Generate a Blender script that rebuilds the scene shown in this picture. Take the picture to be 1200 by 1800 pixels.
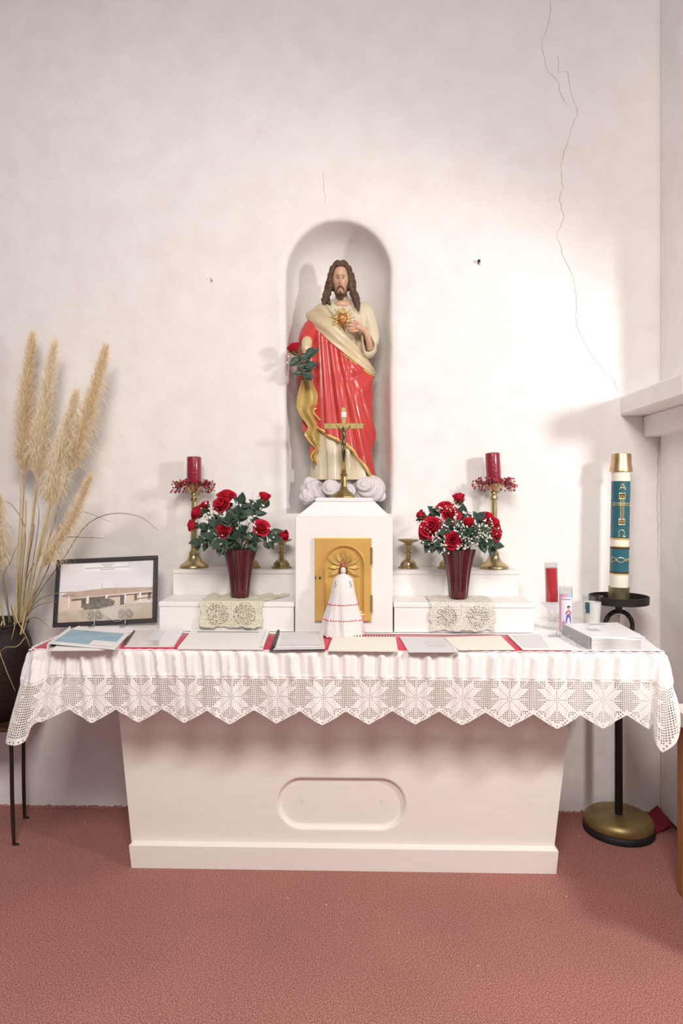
import bpy, math, random
from mathutils import Vector, Matrix

random.seed(7)
for o in list(bpy.data.objects):
    bpy.data.objects.remove(o)
scene = bpy.context.scene
C = scene.collection

# ---------------------------------------------------------------- camera
CAM = Vector((0.0, -3.2, 1.457))
YAW = math.radians(1.5)
F = 1200.0
cd = bpy.data.cameras.new('camera')
cd.sensor_fit = 'VERTICAL'
cd.sensor_height = 36.0
cd.lens = 24.0
cd.shift_y = -22.0 / 1800.0
cd.clip_start = 0.05
cam = bpy.data.objects.new('camera', cd)
cam.location = CAM
cam.rotation_euler = (math.pi / 2, 0, YAW)
C.objects.link(cam)
scene.camera = cam

# ---------------------------------------------------------------- light
scene.view_settings.view_transform = 'Standard'
scene.view_settings.look = 'None'
scene.view_settings.gamma = 1.0
scene.view_settings.use_curve_mapping = False
scene.view_settings.exposure = 0.05

w = bpy.data.worlds.new('room_daylight')
scene.world = w
w.use_nodes = True
bg = w.node_tree.nodes['Background']
bg.inputs[0].default_value = (0.92, 0.88, 0.95, 1)
bg.inputs[1].default_value = 0.25

def light(name, kind, loc, target, power, color, **kw):
    l = bpy.data.lights.new(name, kind)
    l.energy = power
    l.color = color
    for k, v in kw.items():
        setattr(l, k, v)
    o = bpy.data.objects.new(name, l)
    o.location = loc
    d = Vector(target) - Vector(loc)
    o.rotation_euler = d.to_track_quat('-Z', 'Y').to_euler()
    C.objects.link(o)
    return o

light('standing_lamp_light', 'SPOT', (1.95, -1.95, 2.12), (-0.30, -0.30, 0.80), 112.0, (1.0, 0.95, 0.91),
      shadow_soft_size=0.12, spot_size=math.radians(108), spot_blend=0.45)
light('ceiling_lamp_light', 'AREA', (-0.1, -3.7, 3.5), (-0.1, -1.7, 0.0), 134.0, (1.0, 0.93, 0.86),
      shape='RECTANGLE', size=1.4, size_y=1.0)

# ---------------------------------------------------------------- helpers
FW = Vector((-math.sin(YAW), math.cos(YAW), 0))
RT = Vector((math.cos(YAW), math.sin(YAW), 0))

def P(px, py, Y):
    """world point on the plane y = Y seen at photo pixel (px, py)"""
    d = FW + RT * ((px - 600.0) / F) + Vector((0, 0, (878.0 - py) / F))
    t = (Y - CAM.y) / d.y
    return CAM + d * t

def lerp(a, b, t):
    return a + (b - a) * t

def smooth(a, b, x):
    t = max(0.0, min(1.0, (x - a) / (b - a)))
    return t * t * (3 - 2 * t)

def interp(tab, x):
    """piecewise-linear table of (x, v...)"""
    if x <= tab[0][0]:
        return list(tab[0][1:])
    for a, b in zip(tab, tab[1:]):
        if x <= b[0]:
            t = (x - a[0]) / (b[0] - a[0])
            return [lerp(p, q, t) for p, q in zip(a[1:], b[1:])]
    return list(tab[-1][1:])

def catmull(pts, n):
    """n samples along a Catmull-Rom curve through pts"""
    pts = [Vector(p) for p in pts]
    out = []
    m = len(pts) - 1
    for i in range(n):
        u = i / (n - 1) * m
        k = min(int(u), m - 1)
        t = u - k
        p0 = pts[max(k - 1, 0)]; p1 = pts[k]; p2 = pts[k + 1]; p3 = pts[min(k + 2, m)]
        out.append(0.5 * ((2 * p1) + (p2 - p0) * t + (2 * p0 - 5 * p1 + 4 * p2 - p3) * t * t
                          + (3 * p1 - p0 - 3 * p2 + p3) * t * t * t))
    return out

# ---- materials
MATS = {}
def mat(name, col, rough=0.6, metal=0.0, var=0.0, vscale=8.0, bump=0.0, bscale=60.0, col2=None,
        trans=0.0, sss=0.0, coat=0.0, sheen=0.0, ior=1.45, stretch=None, emit=None):
    if name in MATS:
        return MATS[name]
    m = bpy.data.materials.new(name)
    m.use_nodes = True
    nt = m.node_tree
    b = nt.nodes['Principled BSDF']
    b.inputs['Base Color'].default_value = (*col, 1)
    b.inputs['Roughness'].default_value = rough
    b.inputs['Metallic'].default_value = metal
    b.inputs['IOR'].default_value = ior
    if trans: b.inputs['Transmission Weight'].default_value = trans
    if sss:
        b.inputs['Subsurface Weight'].default_value = sss
        b.inputs['Subsurface Radius'].default_value = (0.02, 0.008, 0.005)
    if coat:
        b.inputs['Coat Weight'].default_value = coat
        b.inputs['Coat Roughness'].default_value = 0.12
    if sheen: b.inputs['Sheen Weight'].default_value = sheen
    tc = nt.nodes.new('ShaderNodeTexCoord')
    mp = nt.nodes.new('ShaderNodeMapping')
    nt.links.new(tc.outputs['Object'], mp.inputs['Vector'])
    if stretch: mp.inputs['Scale'].default_value = stretch
    if var or col2:
        n = nt.nodes.new('ShaderNodeTexNoise')
        n.inputs['Scale'].default_value = vscale
        n.inputs['Detail'].default_value = 5
        n.inputs['Roughness'].default_value = 0.6
        nt.links.new(mp.outputs[0], n.inputs['Vector'])
        r = nt.nodes.new('ShaderNodeValToRGB')
        r.color_ramp.elements[0].position = 0.32
        r.color_ramp.elements[1].position = 0.70
        c2 = col2 if col2 else tuple(c * (1 - var) for c in col)
        r.color_ramp.elements[0].color = (*c2, 1)
        r.color_ramp.elements[1].color = (*col, 1)
        nt.links.new(n.outputs['Fac'], r.inputs[0])
        nt.links.new(r.outputs[0], b.inputs['Base Color'])
    if bump:
        n2 = nt.nodes.new('ShaderNodeTexNoise')
        n2.inputs['Scale'].default_value = bscale
        n2.inputs['Detail'].default_value = 4
        nt.links.new(mp.outputs[0], n2.inputs['Vector'])
        bp = nt.nodes.new('ShaderNodeBump')
        bp.inputs['Strength'].default_value = bump
        bp.inputs['Distance'].default_value = 0.01
        nt.links.new(n2.outputs['Fac'], bp.inputs['Height'])
        nt.links.new(bp.outputs[0], b.inputs['Normal'])
    MATS[name] = m
    return m

def plaster():
    m = mat('adobe_plaster', (0.87, 0.85, 0.835), 0.85)
    nt = m.node_tree; b = nt.nodes['Principled BSDF']
    tc = nt.nodes.new('ShaderNodeTexCoord')
    def noise(s, d, r=0.55):
        n = nt.nodes.new('ShaderNodeTexNoise'); n.inputs['Scale'].default_value = s
        n.inputs['Detail'].default_value = d; n.inputs['Roughness'].default_value = r
        nt.links.new(tc.outputs['Object'], n.inputs['Vector']); return n
    big, mid, fine = noise(1.6, 3), noise(7, 4), noise(55, 4)
    r = nt.nodes.new('ShaderNodeValToRGB')
    r.color_ramp.elements[0].position = .30; r.color_ramp.elements[0].color = (.83, .80, .78, 1)
    r.color_ramp.elements[1].position = .62; r.color_ramp.elements[1].color = (.88, .86, .845, 1)
    nt.links.new(mid.outputs['Fac'], r.inputs[0]); nt.links.new(r.outputs[0], b.inputs['Base Color'])
    prev = None
    for n, s, d in ((big, .45, .06), (mid, .18, .03), (fine, .12, .004)):
        bp = nt.nodes.new('ShaderNodeBump'); bp.inputs['Strength'].default_value = s; bp.inputs['Distance'].default_value = d
        nt.links.new(n.outputs['Fac'], bp.inputs['Height'])
        if prev: nt.links.new(prev.outputs[0], bp.inputs['Normal'])
        prev = bp
    nt.links.new(prev.outputs[0], b.inputs['Normal'])
    return m

def carpet_mat():
    m = mat('carpet', (.36, .13, .11), 0.95)
    nt = m.node_tree; b = nt.nodes['Principled BSDF']
    tc = nt.nodes.new('ShaderNodeTexCoord')
    n = nt.nodes.new('ShaderNodeTexNoise'); n.inputs['Scale'].default_value = 235; n.inputs['Detail'].default_value = 2
    n.inputs['Roughness'].default_value = .8
    n2 = nt.nodes.new('ShaderNodeTexNoise'); n2.inputs['Scale'].default_value = 2.2; n2.inputs['Detail'].default_value = 4
    for q in (n, n2): nt.links.new(tc.outputs['Object'], q.inputs['Vector'])
    r = nt.nodes.new('ShaderNodeValToRGB')
    e = r.color_ramp.elements
    e[0].position = .39; e[0].color = (.20, .078, .066, 1)
    e[1].position = .63; e[1].color = (.60, .285, .245, 1)
    k = e.new(.5); k.color = (.385, .155, .130, 1)
    nt.links.new(n.outputs['Fac'], r.inputs[0])
    mx = nt.nodes.new('ShaderNodeMixRGB'); mx.blend_type = 'MULTIPLY'; mx.inputs[0].default_value = .35
    r2 = nt.nodes.new('ShaderNodeValToRGB')
    r2.color_ramp.elements[0].position = .35; r2.color_ramp.elements[0].color = (.72, .72, .72, 1)
    r2.color_ramp.elements[1].position = .65
    nt.links.new(n2.outputs['Fac'], r2.inputs[0])
    nt.links.new(r.outputs[0], mx.inputs[1]); nt.links.new(r2.outputs[0], mx.inputs[2])
    nt.links.new(mx.outputs[0], b.inputs['Base Color'])
    bp = nt.nodes.new('ShaderNodeBump'); bp.inputs['Strength'].default_value = .5; bp.inputs['Distance'].default_value = .005
    nt.links.new(n.outputs['Fac'], bp.inputs['Height']); nt.links.new(bp.outputs[0], b.inputs['Normal'])
    return m

# ---- object makers
def mesh_obj(name, verts, faces, m, parent=None, sm=True, solid=0.0, sub=0, mats=None, fm=None):
    me = bpy.data.meshes.new(name)
    me.from_pydata([tuple(v) for v in verts], [], faces)
    me.update()
    if sm:
        me.polygons.foreach_set('use_smooth', [True] * len(me.polygons))
        me.set_sharp_from_angle(angle=math.radians(50))
    if mats:
        for q in mats: me.materials.append(q)
        me.polygons.foreach_set('material_index', fm)
    elif m is not None:
        me.materials.append(m)
    return link(name, me, parent, solid, sub)

def link(name, me, parent=None, solid=0.0, sub=0, loc=None):
    o = bpy.data.objects.new(name, me)
    C.objects.link(o)
    if solid:
        s = o.modifiers.new('thickness', 'SOLIDIFY'); s.thickness = abs(solid); s.offset = -1 if solid > 0 else 1
    if sub:
        s = o.modifiers.new('smooth', 'SUBSURF'); s.levels = sub; s.render_levels = sub
    if parent is not None:
        o.parent = parent
    if loc is not None:
        o.location = loc
    return o

def tag(o, label=None, cat=None, group=None, kind=None):
    if label: o['label'] = label
    if cat: o['category'] = cat
    if group: o['group'] = group
    if kind: o['kind'] = kind
    return o

def thing(name, label, cat, loc=(0, 0, 0), group=None, rz=0.0):
    o = bpy.data.objects.new(name, None)
    o.empty_display_size = 0.05
    o.location = loc
    o.rotation_euler = (0, 0, rz)
    C.objects.link(o)
    return tag(o, label, cat, group)

class MB:
    """collects shapes for one mesh"""
    def __init__(self):
        self.v = []; self.f = []; self.m = []
    def add(self, verts, faces, mi=0):
        k = len(self.v)
        self.v += [Vector(q) for q in verts]
        self.f += [tuple(i + k for i in f) for f in faces]
        self.m += [mi] * len(faces)
        return self
    def grid(self, rows, closed=False, mi=0, cap=False):
        n = len(rows[0]); vs = [p for r in rows for p in r]; fs = []
        for i in range(len(rows) - 1):
            for j in range(n if closed else n - 1):
                a = i * n + j; b = i * n + (j + 1) % n
                fs.append((a, b, b + n, a + n))
        if cap and closed:
            fs.append(tuple(range(n - 1, -1, -1)))
            k = (len(rows) - 1) * n
            fs.append(tuple(k + j for j in range(n)))
        return self.add(vs, fs, mi)
    def box(self, lo, hi, bev=0.0, mi=0):
        x0, y0, z0 = lo; x1, y1, z1 = hi
        if bev <= 0:
            v = [(x, y, z) for z in (z0, z1) for y in (y0, y1) for x in (x0, x1)]
            return self.add(v, [(0, 2, 3, 1), (4, 5, 7, 6), (0, 1, 5, 4), (2, 6, 7, 3), (0, 4, 6, 2), (1, 3, 7, 5)], mi)
        b = min(bev, (x1 - x0) / 2.01, (y1 - y0) / 2.01, (z1 - z0) / 2.01)
        def ring(z, i):
            return [(x0 + i, y0, z), (x1 - i, y0, z), (x1, y0 + i, z), (x1, y1 - i, z), (x1 - i, y1, z), (x0 + i, y1, z), (x0, y1 - i, z), (x0, y0 + i, z)]
        def inset(z):
            return [(x0 + b, y0 + b, z), (x1 - b, y0 + b, z), (x1 - b, y0 + b, z), (x1 - b, y1 - b, z), (x1 - b, y1 - b, z), (x0 + b, y1 - b, z), (x0 + b, y1 - b, z), (x0 + b, y0 + b, z)]
        return self.grid([inset(z0), ring(z0 + b, b), ring(z1 - b, b), inset(z1)], True, mi, True)
    def tube(self, pts, rad, n=8, mi=0, flat=None):
        pts = [Vector(p) for p in pts]
        m = len(pts)
        rs = rad if isinstance(rad, (list, tuple)) else [rad] * m
        rows = []; up = None
        for i, p in enumerate(pts):
            t = (pts[min(i + 1, m - 1)] - pts[max(i - 1, 0)])
            if t.length < 1e-9: t = Vector((0, 0, 1))
            t.normalize()
            if up is None:
                up = t.orthogonal().normalized() if flat is None else Vector(flat)
            up = (up - t * up.dot(t))
            if up.length < 1e-6: up = t.orthogonal()
            up.normalize(); s = t.cross(up)
            fl = 1.0
            rows.append([p + (s * math.cos(a) * rs[i] + up * math.sin(a) * rs[i] * fl) for a in [2 * math.pi * k / n for k in range(n)]])
        return self.grid(rows, True, mi, True)
    def lathe(self, prof, n=32, c=(0, 0, 0), mi=0, rfun=None, cap=True):
        c = Vector(c); rows = []
        for r, z in prof:
            row = []
            for k in range(n):
                a = 2 * math.pi * k / n
                q = r * (rfun(a, z) if rfun else 1.0)
                row.append(c + Vector((q * math.cos(a), q * math.sin(a), z)))
            rows.append(row)
        return self.grid(rows, True, mi, cap)
    def ball(self, c, r, n=12, mi=0, f=None):
        c = Vector(c); R = r if isinstance(r, (tuple, list)) else (r, r, r)
        rows = []
        for i in range(n // 2 + 1):
            ph = math.pi * i / (n // 2)
            row = []
            for k in range(n):
                a = 2 * math.pi * k / n
                d = Vector((math.sin(ph) * math.cos(a), math.sin(ph) * math.sin(a), -math.cos(ph)))
                s = f(d) if f else 1.0
                row.append(c + Vector((d.x * R[0], d.y * R[1], d.z * R[2])) * s)
            rows.append(row)
        return self.grid(rows, True, mi)
    def build(self, name, m, parent=None, sm=True, solid=0.0, sub=0, mats=None):
        return mesh_obj(name, self.v, self.f, m, parent, sm, solid, sub, mats, self.m if mats else None)

def mesh_of(mb, name, m, sm=True):
    me = bpy.data.meshes.new(name)
    me.from_pydata([tuple(v) for v in mb.v], [], mb.f); me.update()
    if sm:
        me.polygons.foreach_set('use_smooth', [True] * len(me.polygons))
        me.set_sharp_from_angle(angle=math.radians(50))
    me.materials.append(m)
    return me

def boxobj(name, lo, hi, m, parent=None, bev=0.004):
    return MB().box(lo, hi, bev).build(name, m, parent, sm=False)

def stadium(cx, cz, hx, hz, n=48):
    r = hz; out = []
    for k in range(n):
        a = 2 * math.pi * k / n
        c, s = math.cos(a), math.sin(a)
        out.append((cx + (hx - r) * (1 if c >= 0 else -1) + r * c, cz + r * s))
    return out

def arch(cx, z0, hw, zs, n=40, shrink=0.0):
    """closed outline: bottom corners + sides + semicircular head"""
    hw = hw - shrink
    pts = []
    for k in range(6): pts.append((cx - hw + 2 * hw * k / 6, z0))
    for k in range(10): pts.append((cx + hw, lerp(z0, zs, k / 10)))
    for k in range(n): 
        a = math.pi * k / n
        pts.append((cx + hw * math.cos(a), zs + hw * math.sin(a)))
    for k in range(10): pts.append((cx - hw, lerp(zs, z0, k / 10)))
    return pts

def to_rect(pts, c, x0, x1, z0, z1):
    """project an outline radially on a rectangle and snap points to its corners"""
    out = []
    for x, z in pts:
        dx, dz = x - c[0], z - c[1]
        t = min(((x1 if dx > 0 else x0) - c[0]) / dx if abs(dx) > 1e-9 else 1e9,
                ((z1 if dz > 0 else z0) - c[1]) / dz if abs(dz) > 1e-9 else 1e9)
        out.append([c[0] + dx * t, c[1] + dz * t])
    for q in ((x0, z0), (x1, z0), (x1, z1), (x0, z1)):
        k = min(range(len(out)), key=lambda i: (out[i][0] - q[0]) ** 2 + (out[i][1] - q[1]) ** 2)
        out[k] = list(q)
    return out

# shared materials
WHITE_PAINT = mat('white_paint', (.86, .835, .815), .45, var=.04, vscale=6, bump=.10, bscale=40)
CREAM_WOOD = mat('cream_painted_wood', (.865, .82, .765), .5, var=.04, vscale=4, bump=.06, bscale=18, stretch=(.6, 1, 3))
BRASS = mat('brass', (.60, .48, .25), .32, 1.0, var=.25, vscale=30)
BRASS_DULL = mat('dull_brass', (.50, .43, .26), .42, 1.0, var=.3, vscale=40)
GOLD = mat('gold_leaf', (.80, .55, .18), .38, .55, var=.2, vscale=50)
LINEN = mat('white_linen', (.88, .86, .845), .9, sheen=.2, bump=.06, bscale=400)
LACE = mat('white_lace_thread', (.88, .855, .83), .9, bump=.25, bscale=500)
RED_CLOTH = mat('red_cloth', (.62, .02, .07), .85, sheen=.2, bump=.1, bscale=300)
IRON = mat('black_iron', (.022, .016, .014), .5, .3, var=.4, vscale=30)
PAPER = mat('white_paper', (.84, .825, .81), .7)
def thin_glass():
    m = bpy.data.materials.new('clear_thin_glass'); m.use_nodes = True
    nt = m.node_tree; nt.nodes.remove(nt.nodes['Principled BSDF'])
    tr_ = nt.nodes.new('ShaderNodeBsdfTransparent'); tr_.inputs[0].default_value = (.95, .96, .96, 1)
    gl_ = nt.nodes.new('ShaderNodeBsdfGlossy'); gl_.inputs['Roughness'].default_value = .05
    lw = nt.nodes.new('ShaderNodeLayerWeight'); lw.inputs['Blend'].default_value = .28
    mx = nt.nodes.new('ShaderNodeMixShader')
    pw = nt.nodes.new('ShaderNodeMath'); pw.operation = 'POWER'; pw.inputs[1].default_value = 2.2
    ml = nt.nodes.new('ShaderNodeMath'); ml.operation = 'MULTIPLY_ADD'; ml.inputs[1].default_value = .8; ml.inputs[2].default_value = .05
    nt.links.new(lw.outputs['Facing'], pw.inputs[0]); nt.links.new(pw.outputs[0], ml.inputs[0]); nt.links.new(ml.outputs[0], mx.inputs[0]); nt.links.new(tr_.outputs[0], mx.inputs[1]); nt.links.new(gl_.outputs[0], mx.inputs[2])
    nt.links.new(mx.outputs[0], nt.nodes['Material Output'].inputs['Surface'])
    return m
GLASS = thin_glass()
WAX_RED = mat('dark_red_wax', (.30, .012, .035), .32, coat=.5, var=.25, vscale=30, bump=.25, bscale=70)

# ================================================================ THE SETTING
WALL = plaster()
X_R = P(1157, 900, 0).x          # inside corner with the pier on the right
# --- back wall with its niche
nl, nr = P(503, 650, 0).x, P(685.5, 650, 0).x
ncx, nhw = (nl + nr) / 2, (nr - nl) / 2
nz0 = P(600, 903, 0).z
nzs = P(600, 387, 0).z - nhw
wx0, wx1, wz0, wz1 = -2.9, X_R + 0.9, 0.0, 4.4
mb = MB()
cc = (ncx, nzs - .35)
def wob(p, k, amp):
    return (p[0] + amp * math.sin(3.1 * k) , p[1])
rings = []
base = arch(ncx, nz0, nhw, nzs)
def ring(shrink, Y, zdrop=0.0):
    out = []
    for (x, z) in arch(ncx, nz0 - zdrop, nhw, nzs, shrink=shrink):
        a = math.atan2(z - cc[1], x - cc[0])
        wv = .003 * math.sin(5 * a + 1) + .0025 * math.sin(9 * a)
        left = smooth(ncx + .1, ncx - .2, x)
        out.append(Vector((x + wv * (1 if x > ncx else -1), Y, z)))
    return out
outer = [Vector((x, 0, z)) for x, z in to_rect([(p.x, p.z) for p in ring(-.035, 0)], cc, wx0, wx1, wz0, wz1)]
rows = [outer, ring(-.035, 0, .03), ring(-.016, .002, .012), ring(-.005, .009, .003), ring(0, .022), ring(.004, .05), ring(.012, .10),
        ring(.03, .155), ring(.06, .205), ring(.10, .25), ring(.15, .285), ring(.20, .303), ring(nhw * .999, .308)]
mb.grid(rows, True)
wall = mb.build('wall_back', WALL, sm=True)
tag(wall, kind='structure')
wall['label'] = 'white adobe plaster wall with an arched niche'
wm = wall.data
# the flat sheet keeps flat shading so the long faces do not smear
for p in wm.polygons[:len(outer)]:
    p.use_smooth = False

# the crack that runs down the wall, thin raised strips in a darker plaster tone
CRACK = mat('crack_dark', (.56, .50, .45), .95)
def crack(pts, wdt=.0018):
    m2 = MB()
    P3 = []
    for a, b in zip(pts, pts[1:]):
        n = max(2, int(math.hypot(b[0] - a[0], b[1] - a[1]) / 7))
        for k in range(n):
            t = k / n
            P3.append((lerp(a[0], b[0], t) + random.uniform(-1.4, 1.4), lerp(a[1], b[1], t)))
    P3.append(pts[-1])
    rows = []
    for k, (x, y) in enumerate(P3):
        q = P(x, y, -.0006)
        wv = wdt * random.uniform(.35, 1.0) * (0.3 if k in (0, len(P3) - 1) else 1)
        rows.append([q + Vector((-wv, 0, 0)), q + Vector((0, -.0008, 0)), q + Vector((wv, 0, 0))])
    m2.grid(rows)
    m2.build('crack', CRACK, wall, sm=False)
crack([(968, 0), (967, 25), (962, 50), (952, 75), (957, 105), (963, 127), (980, 142), (985, 165), (998, 185)])
crack([(981, 95), (981, 128), (997, 125), (1000, 150), (1005, 170), (1015, 195), (1003, 228), (992, 265), (986, 290), (989, 330), (983, 352), (991, 380),
       (978, 414), (990, 450), (1009, 490), (1013, 540), (1011, 570), (1030, 608), (1052, 640), (1068, 657), (1080, 668), (1086, 690)])
crack([(566, 300), (570, 330), (572, 360)], .0012)
crack([(1157, 770), (1155, 860), (1156, 980)], .0022)

# --- pier on the right with its two mouldings
pb = MB()
pb.box((X_R, -.50, 0), (X_R + .75, -.0005, 4.4), .025)
pier = pb.build('wall_right', WALL, sm=False); tag(pier, kind='structure')
pier['label'] = 'white plaster pier standing out from the back wall'
zt, zb = P(1090, 697, -.002).z, P(1092, 731, -.002).z
xl = P(1090, 697, -.002).x
z2 = P(1130, 768, -.002).z; x2 = P(1130, 745, -.002).x
tr = MB().box((xl, -.62, zb), (X_R + .75, -.001, zt), .008).build('trim_1', WALL, sm=False); tag(tr, kind='structure')
tr2 = MB().box((x2, -.57, z2), (X_R + .75, -.001, zb + .001), .008).build('trim_2', WALL, sm=False); tag(tr2, kind='structure')

# --- floor
fl = MB()
fl.add([(-4.5, -6.5, 0), (4.5, -6.5, 0), (4.5, .0, 0), (-4.5, .0, 0)], [(0, 1, 2, 3)])
floor = fl.build('floor', carpet_mat(), sm=False); tag(floor, kind='structure')
floor['label'] = 'dusty red carpet floor'
# ragged carpet edge turned up at the wall
eb = MB(); rows = []
x = -2.8
while x < X_R + .02:
    h = random.uniform(.001, .009) * (1.6 if random.random() < .12 else 1)
    rows.append([Vector((x, -.016, .001)), Vector((x, -.007, .002 + h * .6)), Vector((x, -.001, .003 + h))])
    x += random.uniform(.006, .02)
eb.grid(rows); e = eb.build('carpet_edge', MATS['carpet'], floor, sm=False)
for (px, py) in ((573, 1592), (700, 1642), (1155, 1530), (995, 1577), (245, 1490), (150, 1447), (1018, 1471), (840, 1700), (330, 1650), (505, 1580)):
    q = P(px, py, 0); d = (q - CAM); q = CAM + d * (CAM.z / -d.z if d.z else 1)
    lb = MB().ball((q.x, q.y, .003), (.0026, .002, .0015), 6); lb.build('lint', PAPER, floor)

# loose corner of red carpet folded by the pier
q = [P(1128, 1434, -.06), P(1155, 1432, -.02), P(1180, 1470, -.16), P(1150, 1484, -.2)]
cfv = [Vector((p.x, p.y, .004)) for p in q]
cfv[0].z = .012; cfv[1].z = .05; cfv[2].z = .03
cf = MB(); cf.add(cfv, [(0, 1, 2, 3)])
o = cf.build('carpet_scrap', mat('wine_carpet', (.22, .014, .03), .95, bump=.5, bscale=250), sm=False, solid=-.006)
tag(o, 'wine red scrap of carpet curled in the corner behind the iron candle stand', 'carpet scrap')

# two nails left in the wall
NAIL = mat('nail_steel', (.06, .05, .05), .4, .8)
n1 = thing('nail', 'dark bent nail in the wall above the right-hand rose vase', 'nail', P(840, 463, 0))
b = MB().tube([(0, .01, 0), (0, -.02, .003)], .0035, 8); b.build('shank', NAIL, n1)
b = MB().tube([(0, -.019, .003), (0, -.024, .004)], .0075, 10); b.build('nail_head', NAIL, n1)
n2 = thing('nail', 'small pale nail in the wall between the pampas grass and the niche', 'nail', P(374, 494, 0))
NP = mat('painted_nail', (.62, .58, .55), .5)
b = MB().tube([(0, .01, 0), (-.004, -.018, .004)], .0025, 8); b.build('shank', NP, n2)
b = MB().tube([(-.004, -.018, .004), (-.005, -.021, .0045)], .005, 10); b.build('nail_head', NP, n2)

# ================================================================ ALTAR
ZT = 0.905                        # altar top
YF = -0.72                        # its front edge
altar = thing('altar', 'cream painted tapering altar with an oval recess in its front', 'altar', (0, 0, 0))
YB = -.50
tl, trr = P(209, 1258, YB), P(1001, 1258, YB)
bl, br = P(231.5, 1484, YB), P(974.5, 1484, YB)
def side(z, a, b): return lerp(b.x, a.x, (z - b.z) / (a.z - b.z))
def fx(z): return side(z, tl, bl), side(z, trr, br)
sc = P(600, 1412, YB); s0, s1 = P(488, 1412, YB).x, P(712, 1412, YB).x
sz0, sz1 = P(600, 1457, YB).z, P(600, 1369, YB).z
scx, scz, shx, shz = (s0 + s1) / 2, (sz0 + sz1) / 2, (s1 - s0) / 2, (sz1 - sz0) / 2
rect = to_rect(stadium(scx, scz, shx, shz), (scx, scz), -1, 1, .0, ZT - .04)
rows = []
full = []
for x, z in rect:
    a, b_ = fx(z)
    full.append(Vector((a if x <= -.999 else (b_ if x >= .999 else lerp(a, b_, (x + 1) / 2)), YB, z)))
back = [Vector((p.x, -.002, p.z)) for p in full]
def st(gr, Y): return [Vector((x, Y, z)) for x, z in stadium(scx, scz, shx + gr, shz + gr)]
ab = MB()
ab.grid([back, full, st(.010, YB), st(.004, YB + .001), st(.0, YB + .005), st(-.004, YB + .016), st(-.012, YB + .019), st(-.03, YB + .0185), st(-.10, YB + .018)], True)
k = len(ab.v); n_ = len(full); ab.f.append(tuple(range(k - n_, k))); ab.m.append(0)
body = ab.build('body', CREAM_WOOD, altar, sm=False)
YP = -.523
pl0, pr0 = P(231, 1529, YP).x, P(977.5, 1533, YP).x
pl1, pr1 = P(226.5, 1487, YP).x, P(981.5, 1492, YP).x
zp = P(600, 1489, YP).z
pb = MB()
pb.grid([[(pl0, YP, 0), (pr0, YP, 0), (pr0, -.003, 0), (pl0, -.003, 0)],
         [(pl1, YP, zp - .006), (pr1, YP, zp - .006), (pr1, -.003, zp - .006), (pl1, -.003, zp - .006)],
         [(pl1 + .012, YB - .001, zp + .003), (pr1 - .012, YB - .001, zp + .003), (pr1 - .012, -.003, zp + .003), (pl1 + .012, -.003, zp + .003)]], True, 0, True)
pb.build('plinth', CREAM_WOOD, altar, sm=False)
AXL, AXR = P(52, 1141, YF).x, P(1166, 1146, YF).x
boxobj('altar_slab', (AXL + .01, YF + .01, ZT - .045), (AXR - .01, -.004, ZT - .003), WHITE_PAINT, altar)

# --- table cloth : plain linen sheet, gathered drop and crocheted lace
cloth = thing('tablecloth', 'white altar cloth with a deep crochet lace border of eight-pointed stars', 'tablecloth', (0, 0, 0))
ctrl_top = [(AXL, -.16), (AXL, -.40), (AXL, -.60), (AXL, -.68), (AXL + .008, YF + .012), (AXL + .03, YF), (AXL + .07, YF), (AXL + .12, YF)]
ctrl_bot = [(AXL - .035, -.14), (AXL - .04, -.38), (AXL - .05, -.56), (AXL - .058, -.66), (AXL - .054, YF - .03), (AXL - .022, YF - .060), (AXL + .016, YF - .050), (AXL + .050, YF - .012)]
drops = [.262, .262, .275, .30, .325, .332, .318, .262]
nf = 24
for k in range(1, nf):
    t = k / nf
    xx = lerp(AXL + .12, AXR - .12, t)
    ctrl_top.append((xx, YF)); ctrl_bot.append((lerp(AXL + .10, AXR - .12, t), YF - .012)); drops.append(.262 + .008 * smooth(.6, 1, t))
ctrl_top += [(AXR - .12, YF), (AXR - .06, YF), (AXR - .03, YF), (AXR - .008, YF - .004), (AXR + .004, YF + .02), (AXR, -.63), (AXR, -.54), (AXR, -.43), (AXR, -.31)]
ctrl_bot += [(AXR - .115, YF - .014), (AXR - .065, YF - .010), (AXR - .040, YF + .006), (AXR - .042, YF - .045), (AXR + .018, YF - .075), (AXR + .075, -.70), (AXR + .10, -.58), (AXR + .075, -.43), (AXR + .055, -.31)]
drops += [.272, .272, .272, .335, .30, .23, .22, .24, .262]
NS = 1600
T = catmull([(x, y, 0) for x, y in ctrl_top], NS)
B = catmull([(x, y, d) for (x, y), d in zip(ctrl_bot, drops)], NS)
acc = [0.0]
for a, b in zip(T, T[1:]):
    acc.append(acc[-1] + (b - a).length)
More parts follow.
